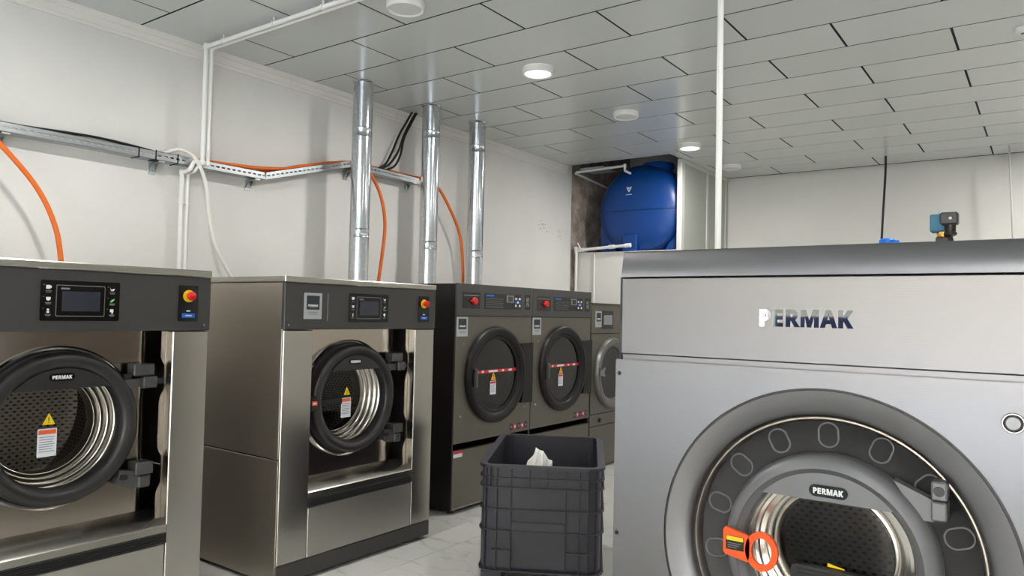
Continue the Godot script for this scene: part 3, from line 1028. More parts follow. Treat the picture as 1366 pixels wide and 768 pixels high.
	tp.prism(PackedVector2Array([Vector2(0.232, 1.060), Vector2(0.80, 1.062), Vector2(0.80, 1.086), Vector2(0.232, 1.084)]), 0.007, 0.009)
	var tape := mk("warning_tape", tp, M.red_tape, door)
	for s in [[0.235, 0.285], [0.325, 0.352], [0.415, 0.535], [0.600, 0.625], [0.690, 0.735]]:
		bx("tape_print", v3(s[0], 1.065, 0.009), v3(s[1], 1.081, 0.0096), M.paper, door, 0.0)
	warning_triangle("warning_triangle", v3(c.x - 0.030, 1.000, 0.008), 0.068, M.amber, door)
	warning_card(v3(c.x - 0.033, 0.938, 0.008), 0.080, 0.110, M.red_tape, door)
	# drum seen dimly through the glass
	var dr := MB.new()
	dr.lathe([Vector2(0.300, -0.055), Vector2(0.44, -0.08), Vector2(0.44, -0.86), Vector2(0, -0.87)], at2, 48)
	mk("drum", dr, M.drum, t)
	# safety pictograms below the door
	for i in 5:
		var px := 0.735 + i * 0.054
		bx("pictogram", v3(px, 0.560, 0.0), v3(px + 0.040, 0.612, 0.0012), M.navy_label if i % 2 == 0 else M.red_tape, t, 0.0)
		bx("pictogram_print", v3(px + 0.010, 0.575, 0.0012), v3(px + 0.030, 0.597, 0.002), M.print_grey if i % 2 == 0 else M.paper, t, 0.0)
	for q in [Vector2(0.10, 1.30), Vector2(0.08, 0.74), Vector2(0.945, 0.742)]:
		var sc := MB.new()
		sc.lathe([Vector2(0.010, 0.0), Vector2(0.008, 0.004), Vector2(0, 0.005)], Transform3D(Basis.IDENTITY, v3(q.x, q.y, 0)), 10)
		mk("screw", sc, M.frame_grey, t)
	if first:
		bx("base_sticker", v3(0.010, 0.430, 0.0), v3(0.115, 0.478, 0.001), M.paper, t, 0.0)
		bx("base_sticker_heading", v3(0.010, 0.458, 0.001), v3(0.115, 0.478, 0.0018), M.red_tape, t, 0.0)

func build_grey_machine() -> void:
	var t := thing("washing_machine_002", "low grey washer with round smoked door, past the two dark dryers", "washing machine", v3(-3.694, 0, -6.455), PI / 2)
	var W := 0.86
	var D := -0.9
	var c := Vector2(0.43, 0.952)
	var b := MB.new()
	b.box(v3(0, 0.02, D), v3(0.012, 1.66, -0.01), 0.0)
	b.box(v3(W - 0.012, 0.02, D), v3(W, 1.66, -0.01), 0.0)
	b.box(v3(0.012, 0.02, D), v3(W - 0.012, 1.66, D + 0.012), 0.0)
	b.box(v3(0.0, 1.655, D), v3(W, 1.668, 0.006), 0.0)
	b.box(v3(0.0, 0.0, D), v3(W, 0.03, -0.03), 0.0)
	mk("body", b, M.dryer_grey, t)
	bx("header_panel", v3(0.002, 1.362, -0.05), v3(W - 0.002, 1.654, 0.0), M.dryer_grey, t, 0.004)
	var fp := MB.new()
	fp.holed(0.002, W - 0.002, 0.556, 1.358, c, 0.29, 0.0, -0.06)
	fp.quad(v3(0.002, 0.556, 0), v3(W - 0.002, 0.556, 0), v3(W - 0.002, 0.556, -0.03), v3(0.002, 0.556, -0.03), v3(0, -1, 0))
	mk("front_panel", fp, M.dryer_grey, t)
	bx("drawer_panel", v3(0.002, 0.434, -0.03), v3(W - 0.002, 0.550, 0.0), M.dryer_grey, t, 0.004)
	bx("lower_panel", v3(0.002, 0.03, -0.03), v3(W - 0.002, 0.430, 0.0), M.dryer_grey, t, 0.004)
	var kn := MB.new()
	kn.lathe([Vector2(0.022, 0.0), Vector2(0.020, 0.018), Vector2(0, 0.020)], Transform3D(Basis.IDENTITY, v3(0.19, 0.486, 0)), 16)
	mk("lock_knob", kn, M.black, t)
	maker_plate(0.080, 0.205, 1.425, 1.586, 0.0, t)
	var p := plate("control_field", 0.205, 0.448, 1.408, 1.590, 0.004, 0.0, 0.004, M.glossy_black, t)
	plate("display", 0.245, 0.425, 1.450, 1.548, 0.003, 0.004, 0.006, M.lcd, p)
	var at2 := Transform3D(Basis.IDENTITY, v3(c.x, c.y, 0))
	var dd := MB.new()
	dd.lathe([Vector2(0.262, -0.02), Vector2(0.266, 0.014), Vector2(0.290, 0.040), Vector2(0.325, 0.052), Vector2(0.350, 0.044), Vector2(0.362, 0.020), Vector2(0.364, 0.0)], at2, 72)
	var door := mk("door", dd, M.grey_ring, t)
	var gl := MB.new()
	gl.disc(v3(c.x, c.y, 0.004), 0.266, v3(0, 0, 1), 48)
	mk("door_glass", gl, M.glass_dark, door)
	var hd := MB.new()
	hd.prism(PackedVector2Array([Vector2(0.075, 0.935), Vector2(0.085, 1.02), Vector2(0.10, 0.985), Vector2(0.19, 1.02), Vector2(0.16, 0.975), Vector2(0.19, 0.930), Vector2(0.10, 0.945)]), 0.05, 0.068)
	mk("handle", hd, M.frame_grey, door)
	var dr := MB.new()
	dr.lathe([Vector2(0.29, -0.055), Vector2(0.39, -0.08), Vector2(0.39, -0.8), Vector2(0, -0.82)], at2, 40)
	mk("drum", dr, M.drum, t)

# ------------------------------------------------------------------ the large machine on the right
func build_big_washer() -> void:
	var t := thing("industrial_washer", "large brushed steel washer with chrome name letters and orange door tag", "washing machine", v3(-0.5115, 0, -2.2))
	var L := -0.652
	var R := 0.652
	var D := -1.15
	var c := Vector2(0.0, 0.884)
	var b := MB.new()
	b.box(v3(L + 0.012, 0.03, D), v3(L + 0.026, 1.70, -0.03), 0.0)
	b.box(v3(R - 0.026, 0.03, D), v3(R - 0.012, 1.70, -0.03), 0.0)
	b.box(v3(L + 0.012, 0.03, D), v3(R - 0.012, 1.70, D + 0.014), 0.0)
	mk("body", b, M.steel_side, t)
	bx("top_cover", v3(L + 0.016, 1.735, D), v3(R - 0.016, 1.755, -0.04), M.steel_side, t, 0.003)
	# leaning top strip
	var ts := MB.new()
	ts.prism(PackedVector2Array([Vector2(-0.004, 1.677), Vector2(-0.020, 1.756), Vector2(-0.026, 1.762), Vector2(-0.06, 1.762), Vector2(-0.06, 1.677)]), L + 0.012, R - 0.012, Transform3D(Basis(v3(0, 0, 1), v3(0, 1, 0), v3(1, 0, 0)), Vector3.ZERO))
	mk("top_strip", ts, M.steel_h, t)
	bx("upper_panel", v3(L + 0.015, 1.423, -0.05), v3(R - 0.015, 1.674, -0.003), M.steel_h, t, 0.004)
	bx("panel_edge", v3(L + 0.009, 1.40, -0.06), v3(L + 0.0148, 1.676, -0.006), M.charcoal, t, 0.0)
	bx("groove_strip", v3(L + 0.015, 1.400, -0.06), v3(R - 0.015, 1.424, -0.018), M.steel_h, t, 0.0)
	# chrome letters
	var lt := words("lettering", "PERMAK", v3(-0.052, 1.552, 0.0), 0.256, 0.050, M.chrome, t, 0.008)
	lt.set_meta("label", "raised chrome letters")
	# pressed front sheet with the door well
	var fp := MB.new()
	var r0 := 0.469
	fp.holed(L, R, 0.12, 1.406, c, r0 + 0.005, 0.0, -0.006, 128)
	fp.quad(v3(L, 1.406, 0), v3(R, 1.406, 0), v3(R, 1.403, -0.05), v3(L, 1.403, -0.05), v3(0, 1, 0))
	fp.quad(v3(L, 0.12, 0), v3(L, 1.406, 0), v3(L, 1.406, -0.05), v3(L, 0.12, -0.05), v3(-1, 0, 0))
	fp.quad(v3(R, 0.12, 0), v3(R, 1.406, 0), v3(R, 1.406, -0.05), v3(R, 0.12, -0.05), v3(1, 0, 0))
	mk("front_panel", fp, M.steel_h, t)
	bx("base_panel", v3(L + 0.01, 0.0, D), v3(R - 0.01, 0.118, -0.02), M.charcoal, t, 0.004)
	for y in [1.36, 0.84]:
		var sc := MB.new()
		sc.lathe([Vector2(0.007, 0.0), Vector2(0.006, 0.003), Vector2(0, 0.0035)], Transform3D(Basis.IDENTITY, v3(L + 0.013, y, 0)), 12)
		mk("screw", sc, M.black, t)
	var at2 := Transform3D(Basis.IDENTITY, v3(c.x, c.y, 0))
	var gr := MB.new()
	gr.lathe([Vector2(r0 + 0.005, -0.006), Vector2(r0 - 0.003, -0.006)], at2, 128)
	mk("groove", gr, M.charcoal, t)
	var ring := MB.new()
	ring.lathe([Vector2(0.380, -0.075), Vector2(0.384, -0.060), Vector2(0.388, -0.046), Vector2(0.393, -0.030), Vector2(0.400, -0.019), Vector2(0.412, -0.013), Vector2(0.432, -0.007), Vector2(0.455, -0.002), Vector2(r0 - 0.003, 0.0), Vector2(r0 - 0.003, -0.006)], at2, 128)
	mk("pressed_ring", ring, M.steel_h, t)
	var lip := MB.new()
	lip.lathe([Vector2(0.378, -0.08), Vector2(0.379, -0.052), Vector2(0.384, -0.046), Vector2(0.389, -0.047)], at2, 128)
	mk("ring_lip", lip, M.steel_side, t)
	var well := MB.new()
	well.lathe([Vector2(0.27, -0.083), Vector2(0.374, -0.083), Vector2(0.380, -0.078)], at2, 128)
	var wl := mk("door_well", well, M.pad, t)
	wl.set_meta("label", "black moulded ring with oval pads")
	# oval pads in the black ring, each with a raised edge
	for i in 16:
		var a := deg_to_rad(91.0 + 24.4 * (i - 5))
		if i > 13:
			break
		var p2 := Transform3D(Basis(v3(0, 0, 1), a - PI / 2), v3(c.x, c.y, 0))
		var pts := []
		for k in 29:
			var q := TAU * k / 28
			var off := 0.010 if sin(q) > 0 else -0.010
			pts.append(p2 * v3(cos(q) * 0.027, 0.335 + sin(q) * 0.025 + off, -0.0820))
		var pd := MB.new()
		pd.tube(pts, 0.003, 6, false)
		mk("oval_pad", pd, M.door_grey, wl)
	# door: grey cast ring, inner step, cap above the glass
	var dd := MB.new()
	dd.lathe([Vector2(0.225, -0.075), Vector2(0.226, -0.030), Vector2(0.234, -0.018), Vector2(0.246, -0.010), Vector2(0.249, -0.005), Vector2(0.268, -0.012), Vector2(0.282, -0.026), Vector2(0.287, -0.045), Vector2(0.287, -0.08)], at2, 96)
	dd.prism(chord_cap(0.235, 0.158), -0.06, -0.016, at2)
	var door := mk("door", dd, M.door_grey, t)
	badge(v3(0.010, c.y + 0.187, -0.014), 0.102, 0.033, door)
	var gl := MB.new()
	gl.disc(v3(c.x, c.y, -0.035), 0.228, v3(0, 0, 1), 64)
	mk("door_glass", gl, M.glass, door)
	var co := MB.new()
	co.lathe([Vector2(0.232, -0.06), Vector2(0.222, -0.066), Vector2(0.214, -0.082), Vector2(0.206, -0.084), Vector2(0.204, -0.100), Vector2(0.192, -0.104), Vector2(0.188, -0.122), Vector2(0.176, -0.126), Vector2(0.170, -0.132), Vector2(0.164, -0.130), Vector2(0.158, -0.138), Vector2(0.156, -0.20)], at2, 96)
	mk("drum_collar", co, M.polish, t)
	var dr := MB.new()
	dr.lathe([Vector2(0.156, -0.20), Vector2(0.46, -0.24), Vector2(0.46, -0.95), Vector2(0, -0.98)], at2, 56)
	mk("drum", dr, M.drum, t)
	var bowl := MB.new()
	bowl.lathe([Vector2(0.158, -0.150), Vector2(0.14, -0.162), Vector2(0.10, -0.176), Vector2(0.05, -0.184), Vector2(0.0, -0.186)], at2, 64)
	mk("glass_bowl", bowl, M.glass_mid, door)
	# hinge
	var hb := MB.new()
	hb.box(v3(0.262, 1.092, -0.07), v3(0.298, 1.140, 0.000), 0.004)
	hb.box(v3(0.262, 1.040, -0.07), v3(0.298, 1.089, 0.000), 0.004)
	hb.prism(PackedVector2Array([Vector2(0.17, 1.125), Vector2(0.265, 1.085), Vector2(0.265, 1.03), Vector2(0.235, 1.03)]), -0.075, -0.03)
	var hg := mk("hinge", hb, M.door_grey, t)
	var pin := MB.new()
	pin.lathe([Vector2(0.013, 0.0), Vector2(0.012, 0.003), Vector2(0, 0.003)], Transform3D(Basis.IDENTITY, v3(0.280, 1.116, 0.0)), 18)
	mk("hinge_pin", pin, M.charcoal, hg)
	# orange pull tag with an oval opening
	var n := 40
	var tg := MB.new()
	var oc := v3(-0.166, 0.876, 0)
	tg.prism(PackedVector2Array([Vector2(-0.278, 0.922), Vector2(-0.272, 0.930), Vector2(-0.205, 0.915), Vector2(-0.200, 0.900), Vector2(-0.200, 0.852), Vector2(-0.205, 0.838), Vector2(-0.272, 0.850), Vector2(-0.278, 0.858)]), 0.0, 0.012)
	for k in n:
		var a := TAU * k / n
		var b2 := TAU * (k + 1) / n
		var A := oc + v3(cos(a) * 0.047, sin(a) * 0.056, 0)
		var B := oc + v3(cos(b2) * 0.047, sin(b2) * 0.056, 0)
		var C := oc + v3(cos(b2) * 0.029, sin(b2) * 0.038, 0)
		var Dd := oc + v3(cos(a) * 0.029, sin(a) * 0.038, 0)
		var up := v3(0, 0, 0.012)
		tg.quad(A + up, B + up, C + up, Dd + up, v3(0, 0, 1))
		tg.quad(A, B, C, Dd, v3(0, 0, -1))
		tg.quad(A, B, B + up, A + up, A - oc)
		tg.quad(Dd, C, C + up, Dd + up, oc - A)
	var tag_o := mk("pull_tag", tg, M.orange, t)
	tag_o.set_meta("label", "orange plastic pull tag with oval opening")
	plate("tag_plate", -0.270, -0.216, 0.866, 0.906, 0.003, 0.012, 0.0128, M.black, tag_o)
	plate("tag_heading", -0.268, -0.218, 0.893, 0.905, 0.003, 0.0128, 0.0134, M.yellow, tag_o)
	var tp := MB.new()
	for i in 3:
		tp.box(v3(-0.264, 0.884 - i * 0.006, 0.0128), v3(-0.224 - 0.006 * i, 0.886 - i * 0.006, 0.0133), 0.0)
	mk("tag_print", tp, M.print_grey, tag_o)
	# black ribbed handle across the lower glass
	var hn := MB.new()
	hn.prism(rrect(-0.088, 0.200, 0.74, 0.858, 0.016), -0.030, -0.006)
	for i in 9:
		hn.box(v3(-0.070, 0.752 + i * 0.0115, -0.007), v3(0.184, 0.757 + i * 0.0115, -0.0035), 0.001)
	mk("handle", hn, M.black, t)
	var ys := MB.new()
	ys.prism(PackedVector2Array([Vector2(0.005, 0.860), Vector2(0.006, 0.870), Vector2(0.050, 0.861), Vector2(0.05, 0.859)]), -0.033, -0.031)
	mk("warning_sticker", ys, M.yellow, t)
	# round lock at the upper right
	var kp := Transform3D(Basis.IDENTITY, v3(0.4386, 1.3066, 0))
	var k1 := MB.new()
	k1.lathe([Vector2(0.020, 0.001), Vector2(0.0215, 0.004), Vector2(0.024, 0.004), Vector2(0.026, 0.0)], kp, 36)
	var lk := mk("lock_ring", k1, M.trim, t)
	var k2 := MB.new()
	k2.disc(v3(0.4386, 1.3066, 0.0008), 0.0205, v3(0, 0, 1), 32)
	mk("lock_recess", k2, M.black, lk)
	var k3 := MB.new()
	k3.lathe([Vector2(0.0165, 0.001), Vector2(0.0165, 0.011), Vector2(0.0150, 0.013), Vector2(0, 0.013)], Transform3D(Basis.IDENTITY, v3(0.4386, 1.3076, 0)), 32)
	mk("lock_button", k3, M.frame_grey, lk)

# ------------------------------------------------------------------ ducts, tray, cables, pipes
func build_ducts() -> void:
	var zs := [-4.347, -5.215, -5.917]
	var names := ["ventilation_duct", "ventilation_duct_001", "ventilation_duct_002"]
	var labels := ["round galvanised duct with printed lettering, between the kinked tray and the black cables", "round galvanised duct where the cable tray ends beside the black cables", "round galvanised duct standing alone past the end of the cable tray"]
	var joints := [[3.06, 2.20], [3.22, 2.17], [3.22, 2.14]]
	for i in 3:
		var t := thing(names[i], labels[i], "duct", v3(-4.772, 0, zs[i]), 0.0, "ducts rising to the ceiling")
		var r := 0.084
		var up := Basis(v3(1, 0, 0), v3(0, 0, -1), v3(0, 1, 0))
		var cuts := [CY - 0.001, joints[i][0], joints[i][1], 0.0]
		for k in 3:
			var y1: float = cuts[k]
			var y0: float = cuts[k + 1]
			var s := MB.new()
			s.lathe([Vector2(r, y1), Vector2(r, y0)], Transform3D(up, Vector3.ZERO), 32)
			mk("pipe_section", s, M.zinc, t)
			if k < 2:
				var j := MB.new()
				var p := []
				for q in [[0.0, 0.038], [0.003, 0.034], [0.0008, 0.029], [0.0008, -0.029], [0.003, -0.034], [0.0, -0.038]]:
					p.append(Vector2(r + q[0], y0 + q[1]))
				j.lathe(p, Transform3D(up, Vector3.ZERO), 32)
				mk("joint_band", j, M.zinc, t)
		var cl := MB.new()
		cl.lathe([Vector2(r, CY - 0.012), Vector2(r + 0.010, CY - 0.004), Vector2(r + 0.012, CY - 0.001)], Transform3D(up, Vector3.ZERO), 32)
		mk("ceiling_collar", cl, M.zinc, t)
		if i == 0:
			# lettering running up the tube near its foot
			var w := words("stamp", "HORIZONTAL DN", v3(0.0, 0, 0), 0.22, 0.016, M.navy_label, t, 0.001, false)
			w.rotation = Vector3(0, 0.66, PI / 2)
			var n := v3(sin(0.66), 0, cos(0.66))
			w.position = v3(0, 1.945, 0) + n * (r + 0.0008)

func tray_run(a: Vector3, b: Vector3, t: Node3D) -> void:
	# perforated channel 0.10 wide with 0.05 sides between a and b (a, b at the foot of the wall side)
	var L := (b - a).length()
	var d := (b - a) / L
	var up := Vector3.RIGHT.cross(d).normalized()
	if up.y < 0:
		up = -up
	var out := Vector3.RIGHT
	var tr := Transform3D(Basis(d, up, out), a)
	var m := MB.new()
	var pairs := [[v3(0, 0, 0), v3(L, 0.0025, 0.10)], [v3(0, 0.050, 0), v3(L, 0.06, 0.0025)], [v3(0, 0, 0), v3(L, 0.014, 0.0025)]]
	for p in pairs:
		var q := MB.new()
		q.box(p[0], p[1], 0.0)
		for i in q.v.size():
			m.v.append(tr * q.v[i])
			m.n.append(tr.basis * q.n[i])
			m.u.append(q.u[i])
	# front side with slots: rails above and below, webs between
	var bars := [[v3(0, 0, 0.0975), v3(L, 0.024, 0.10)], [v3(0, 0.036, 0.0975), v3(L, 0.06, 0.10)], [v3(0, 0.056, 0.0945), v3(L, 0.06, 0.10)]]
	var x := 0.0
	while x < L:
		bars.append([v3(x, 0.024, 0.0975), v3(minf(x + 0.018, L), 0.036, 0.10)])
		x += 0.045
	for p in bars:
		var q := MB.new()
		q.box(p[0], p[1], 0.0)
		for i in q.v.size():
			m.v.append(tr * q.v[i])
			m.n.append(tr.basis * q.n[i])
			m.u.append(q.u[i])
	mk("tray_section", m, M.tray, t)

func build_tray() -> void:
	var x := WX + 0.03
	var t := thing("cable_tray", "long perforated metal cable tray bracketed to the white wall", "cable tray", v3(0, 0, 0))
	tray_run(v3(x, 2.565, 0.5), v3(x, 2.565, -3.60), t)
	tray_run(v3(x, 2.565, -3.60), v3(x, 2.815, -4.47), t)
	tray_run(v3(x, 2.815, -4.47), v3(x, 2.80, -5.36), t)
	for z in [-1.78, -2.74, -3.52, -4.52, -5.30]:
		var y := 2.562 if z > -3.7 else 2.805
		var b := MB.new()
		b.box(v3(WX, y - 0.085, z - 0.025), v3(WX + 0.006, y, z + 0.025), 0.001)
		b.prism(PackedVector2Array([Vector2(WX + 0.006, y - 0.012), Vector2(WX + 0.006, y), Vector2(WX + 0.135, y), Vector2(WX + 0.135, y - 0.010)]), z - 0.022, z + 0.022)
		b.prism(PackedVector2Array([Vector2(WX + 0.006, y - 0.07), Vector2(WX + 0.006, y - 0.012), Vector2(WX + 0.05, y - 0.012)]), z - 0.022, z - 0.019)
		b.prism(PackedVector2Array([Vector2(WX + 0.006, y - 0.07), Vector2(WX + 0.006, y - 0.012), Vector2(WX + 0.05, y - 0.012)]), z + 0.019, z + 0.022)
		var o := mk("bracket", b, M.tray, t)
		var s := MB.new()
		s.lathe([Vector2(0.008, 0.0), Vector2(0.007, 0.006), Vector2(0, 0.007)], Transform3D(Basis(v3(0, 0, -1), v3(0, 1, 0), v3(1, 0, 0)), v3(WX + 0.006, y - 0.06, z)), 8)
		mk("bolt", s, M.chrome, o)
	var tie := [[-2.58, 2.566], [-2.70, 2.566], [-2.86, 2.566]]
	for q in tie:
		var b := MB.new()
		b.box(v3(x - 0.003, 2.560, q[0] - 0.004), v3(x + 0.103, 2.564, q[0] + 0.004), 0.0)
		b.box(v3(x + 0.1005, 2.560, q[0] - 0.004), v3(x + 0.104, 2.632, q[0] + 0.004), 0.0)
		mk("cable_tie", b, M.cable, t)
	# orange cables
	var xc := x + 0.045
	var specs := [
		["orange_cable", "orange cable curving from the tray to the washer below, clear of any duct", [v3(xc, 2.60, -0.9), v3(xc, 2.60, -1.25), v3(xc + 0.03, 2.62, -1.45), v3(xc + 0.09, 2.60, -1.60), v3(xc + 0.12, 2.46, -1.745), v3(xc + 0.14, 2.24, -1.93), v3(xc + 0.15, 2.00, -2.04), v3(xc + 0.16, 1.74, -2.08)]],
		["orange_cable_001", "orange cable arching down from the tray beside the printed duct", [v3(xc + 0.02, 2.62, -3.0), v3(xc + 0.02, 2.635, -3.3), v3(xc + 0.015, 2.66, -3.6), v3(xc, 2.72, -3.95), v3(xc, 2.84, -4.35), v3(xc + 0.02, 2.865, -4.52), v3(xc + 0.09, 2.85, -4.60), v3(xc + 0.13, 2.74, -4.68), v3(xc + 0.16, 2.56, -4.76), v3(xc + 0.17, 2.33, -4.80), v3(xc + 0.17, 2.05, -4.775), v3(xc + 0.17, 1.70, -4.72)]],
		["orange_cable_002", "orange cable leaving the tray end and dropping beside the middle duct", [v3(xc - 0.02, 2.625, -3.1), v3(xc - 0.02, 2.625, -3.55), v3(xc - 0.02, 2.75, -4.0), v3(xc - 0.02, 2.86, -4.45), v3(xc - 0.01, 2.878, -4.9), v3(xc + 0.01, 2.868, -5.30), v3(xc + 0.05, 2.86, -5.45), v3(xc + 0.11, 2.80, -5.57), v3(xc + 0.15, 2.60, -5.72), v3(xc + 0.16, 2.36, -5.87), v3(xc + 0.17, 2.08, -5.92), v3(xc + 0.17, 1.70, -5.94)]],
	]
	for s in specs:
		var m := MB.new()
		m.tube(path(s[2], 0.025), 0.0155, 12)
		tag(mk(s[0], m, M.orange_cable), s[1], "cable", "orange cables")
	# black cable lying in the tray, and the three black cables up to the ceiling
	var m0 := MB.new()
	m0.tube(path([v3(x + 0.07, 2.60, 0.2), v3(x + 0.085, 2.612, -1.2), v3(x + 0.085, 2.618, -1.8), v3(x + 0.085, 2.640, -2.3), v3(x + 0.08, 2.62, -2.7), v3(x + 0.07, 2.58, -3.0)]), 0.009, 8)
	tag(mk("black_cable", m0, M.cable), "thin black cable lying along the edge of the tray", "cable")
	var bl := [
		[v3(x + 0.03, 2.85, -4.80), v3(x + 0.05, 2.92, -4.93), v3(x + 0.05, 3.05, -5.02), v3(x + 0.05, 3.25, -5.12), v3(x + 0.06, 3.40, -5.21), v3(x + 0.07, 3.52, -5.28)],
		[v3(x + 0.05, 2.85, -4.83), v3(x + 0.07, 2.93, -4.97), v3(x + 0.08, 3.06, -5.07), v3(x + 0.07, 3.24, -5.16), v3(x + 0.07, 3.40, -5.25), v3(x + 0.08, 3.52, -5.32)],
		[v3(x + 0.07, 2.86, -4.90), v3(x + 0.09, 2.92, -5.02), v3(x + 0.09, 3.04, -5.10), v3(x + 0.08, 3.22, -5.155), v3(x + 0.075, 3.38, -5.25), v3(x + 0.085, 3.52, -5.33)],
	]
	var bn := ["black_cable_001", "black_cable_002", "black_cable_003"]
	for i in 3:
		var m := MB.new()
		m.tube(path(bl[i], 0.02), 0.011, 10)
		tag(mk(bn[i], m, M.cable), ["black cable hugging the wall on its way up from the tray to the ceiling", "middle one of three black cables rising from the tray to the ceiling", "slackest of three black cables from tray to ceiling, bowing out near the middle duct"][i], "cable", "black cables to the ceiling")

func pipe_clip(p: Vector3, wall_dir: Vector3, along: Vector3, r: float, parent: Node) -> void:
	var b := MB.new()
	var q := wall_dir.cross(along).normalized()
	b.tube([p - along * 0.008, p + along * 0.008], r + 0.005, 14)
	b.tube([p, p + wall_dir * (r + 0.026)], 0.007, 8)
	mk("pipe_clip", b, M.pvc, parent)

func build_pipes() -> void:
	var x := WX + 0.045
	# two white pipes: along the ceiling, down the wall, over the tray and on behind the machines
	var specs := [["water_pipe", 0.016, 0.0, "white plastic pipe with elbows, the thicker of the pair crossing the ceiling"], ["water_pipe_001", 0.012, -0.045, "thinner white plastic pipe beside the thicker pipe down the left wall"]]
	for i in 2:
		var s: Array = specs[i]
		var r: float = s[1]
		var z: float = -3.03 + s[2]
		var yc: float = CY - 0.044 - i * 0.002
		var t := thing(s[0], s[3], "pipe", v3(0, 0, 0), 0.0, "")
		var xx := x + 0.115
		var m := MB.new()
		m.tube(bent([v3(RX - 0.4, yc, z), v3(xx, yc, z), v3(xx, 2.615, z)], 0.03), r, 14)
		mk("upper_run", m, M.pvc, t)
		var m2 := MB.new()
		m2.tube(bent([v3(xx, 2.66, z), v3(xx, 2.60, z), v3(xx, 2.60, z + 0.06), v3(xx - 0.01, 2.53, z + 0.09), v3(x + 0.01, 2.52, z + 0.09), v3(x + 0.01, 0.3, z + 0.09)], 0.02), r, 14)
		mk("lower_run", m2, M.pvc, t)
		for e in [v3(xx, yc, z), v3(xx, 2.60, z), v3(x + 0.01, 2.52, z + 0.09)]:
			var k := MB.new()
			k.lathe([Vector2(0, -r - 0.010), Vector2(r + 0.002, -r - 0.006), Vector2(r + 0.007, 0), Vector2(r + 0.002, r + 0.006), Vector2(0, r + 0.010)], Transform3D(Basis(v3(1, 0, 0), v3(0, 0, -1), v3(0, 1, 0)), e), 14)
			mk("elbow", k, M.pvc, t)
		if i == 0:
			for q in [-4.80, -4.22, -3.72, -2.9]:
				pipe_clip(v3(q, yc, z), Vector3.UP, Vector3.RIGHT, r, t)
		pipe_clip(v3(x + 0.01, 2.30, z + 0.09), Vector3.LEFT, Vector3.UP, r, t)
	# limp white hose from the tray to the second washer
	var h := MB.new()
	h.tube(path([v3(x + 0.03, 2.60, -2.74), v3(x + 0.07, 2.66, -2.84), v3(x + 0.10, 2.66, -2.91), v3(x + 0.13, 2.60, -2.98), v3(x + 0.14, 2.44, -3.05), v3(x + 0.13, 2.22, -3.09), v3(x + 0.13, 2.02, -3.14), v3(x + 0.14, 1.85, -3.23), v3(x + 0.16, 1.68, -3.34)], 0.02), 0.014, 12)
	tag(mk("white_hose", h, M.hose), "limp white hose hanging from the cable tray beside the wall pipes", "hose")
	# bright upright pole left of the large machine
	var pt := thing("white_pole", "slim bright white pipe standing upright from floor to ceiling", "pipe", v3(-1.352, 0, -3.62))
	var p := MB.new()
	p.rod(v3(0, 0, 0), v3(0, CY - 0.002, 0), 0.0155, 20)
	mk("tube", p, M.pvc, pt)
	var fl := MB.new()
	fl.lathe([Vector2(0.045, 0.0), Vector2(0.044, 0.008), Vector2(0.022, 0.014), Vector2(0.020, 0.05), Vector2(0.0155, 0.052)], Transform3D(Basis(v3(1, 0, 0), v3(0, 0, -1), v3(0, 1, 0)), Vector3.ZERO), 20)
	mk("floor_flange", fl, M.pvc, pt)
	# cords hanging in front of the back wall
	var c1 := MB.new()
	c1.tube(path([v3(-1.574, CY + 0.02, -9.66), v3(-1.576, 3.3, -9.66), v3(-1.60, 2.8, -9.66), v3(-1.625, 2.2, -9.66), v3(-1.66, 1.2, -9.70), v3(-1.70, 0.5, -9.95), v3(-1.70, 0.02, -10.0)]), 0.013, 10)
	var o1 := mk("hanging_cable", c1, M.cable)
	tag(o1, "single black cable hanging straight from the ceiling before the back wall", "cable")
	var c2 := MB.new()
	c2.tube(path([v3(-0.36, CY + 0.02, -9.76), v3(-0.355, 3.3, -9.76), v3(-0.34, 2.9, -9.77), v3(-0.325, 2.4, -9.78), v3(-0.31, 1.6, -9.80), v3(-0.30, 0.02, -9.9)]), 0.011, 10)
	var o2 := mk("hanging_cable_001", c2, M.print_grey_cord)
	tag(o2, "pale grey cord hanging from the ceiling before the back wall", "cable")

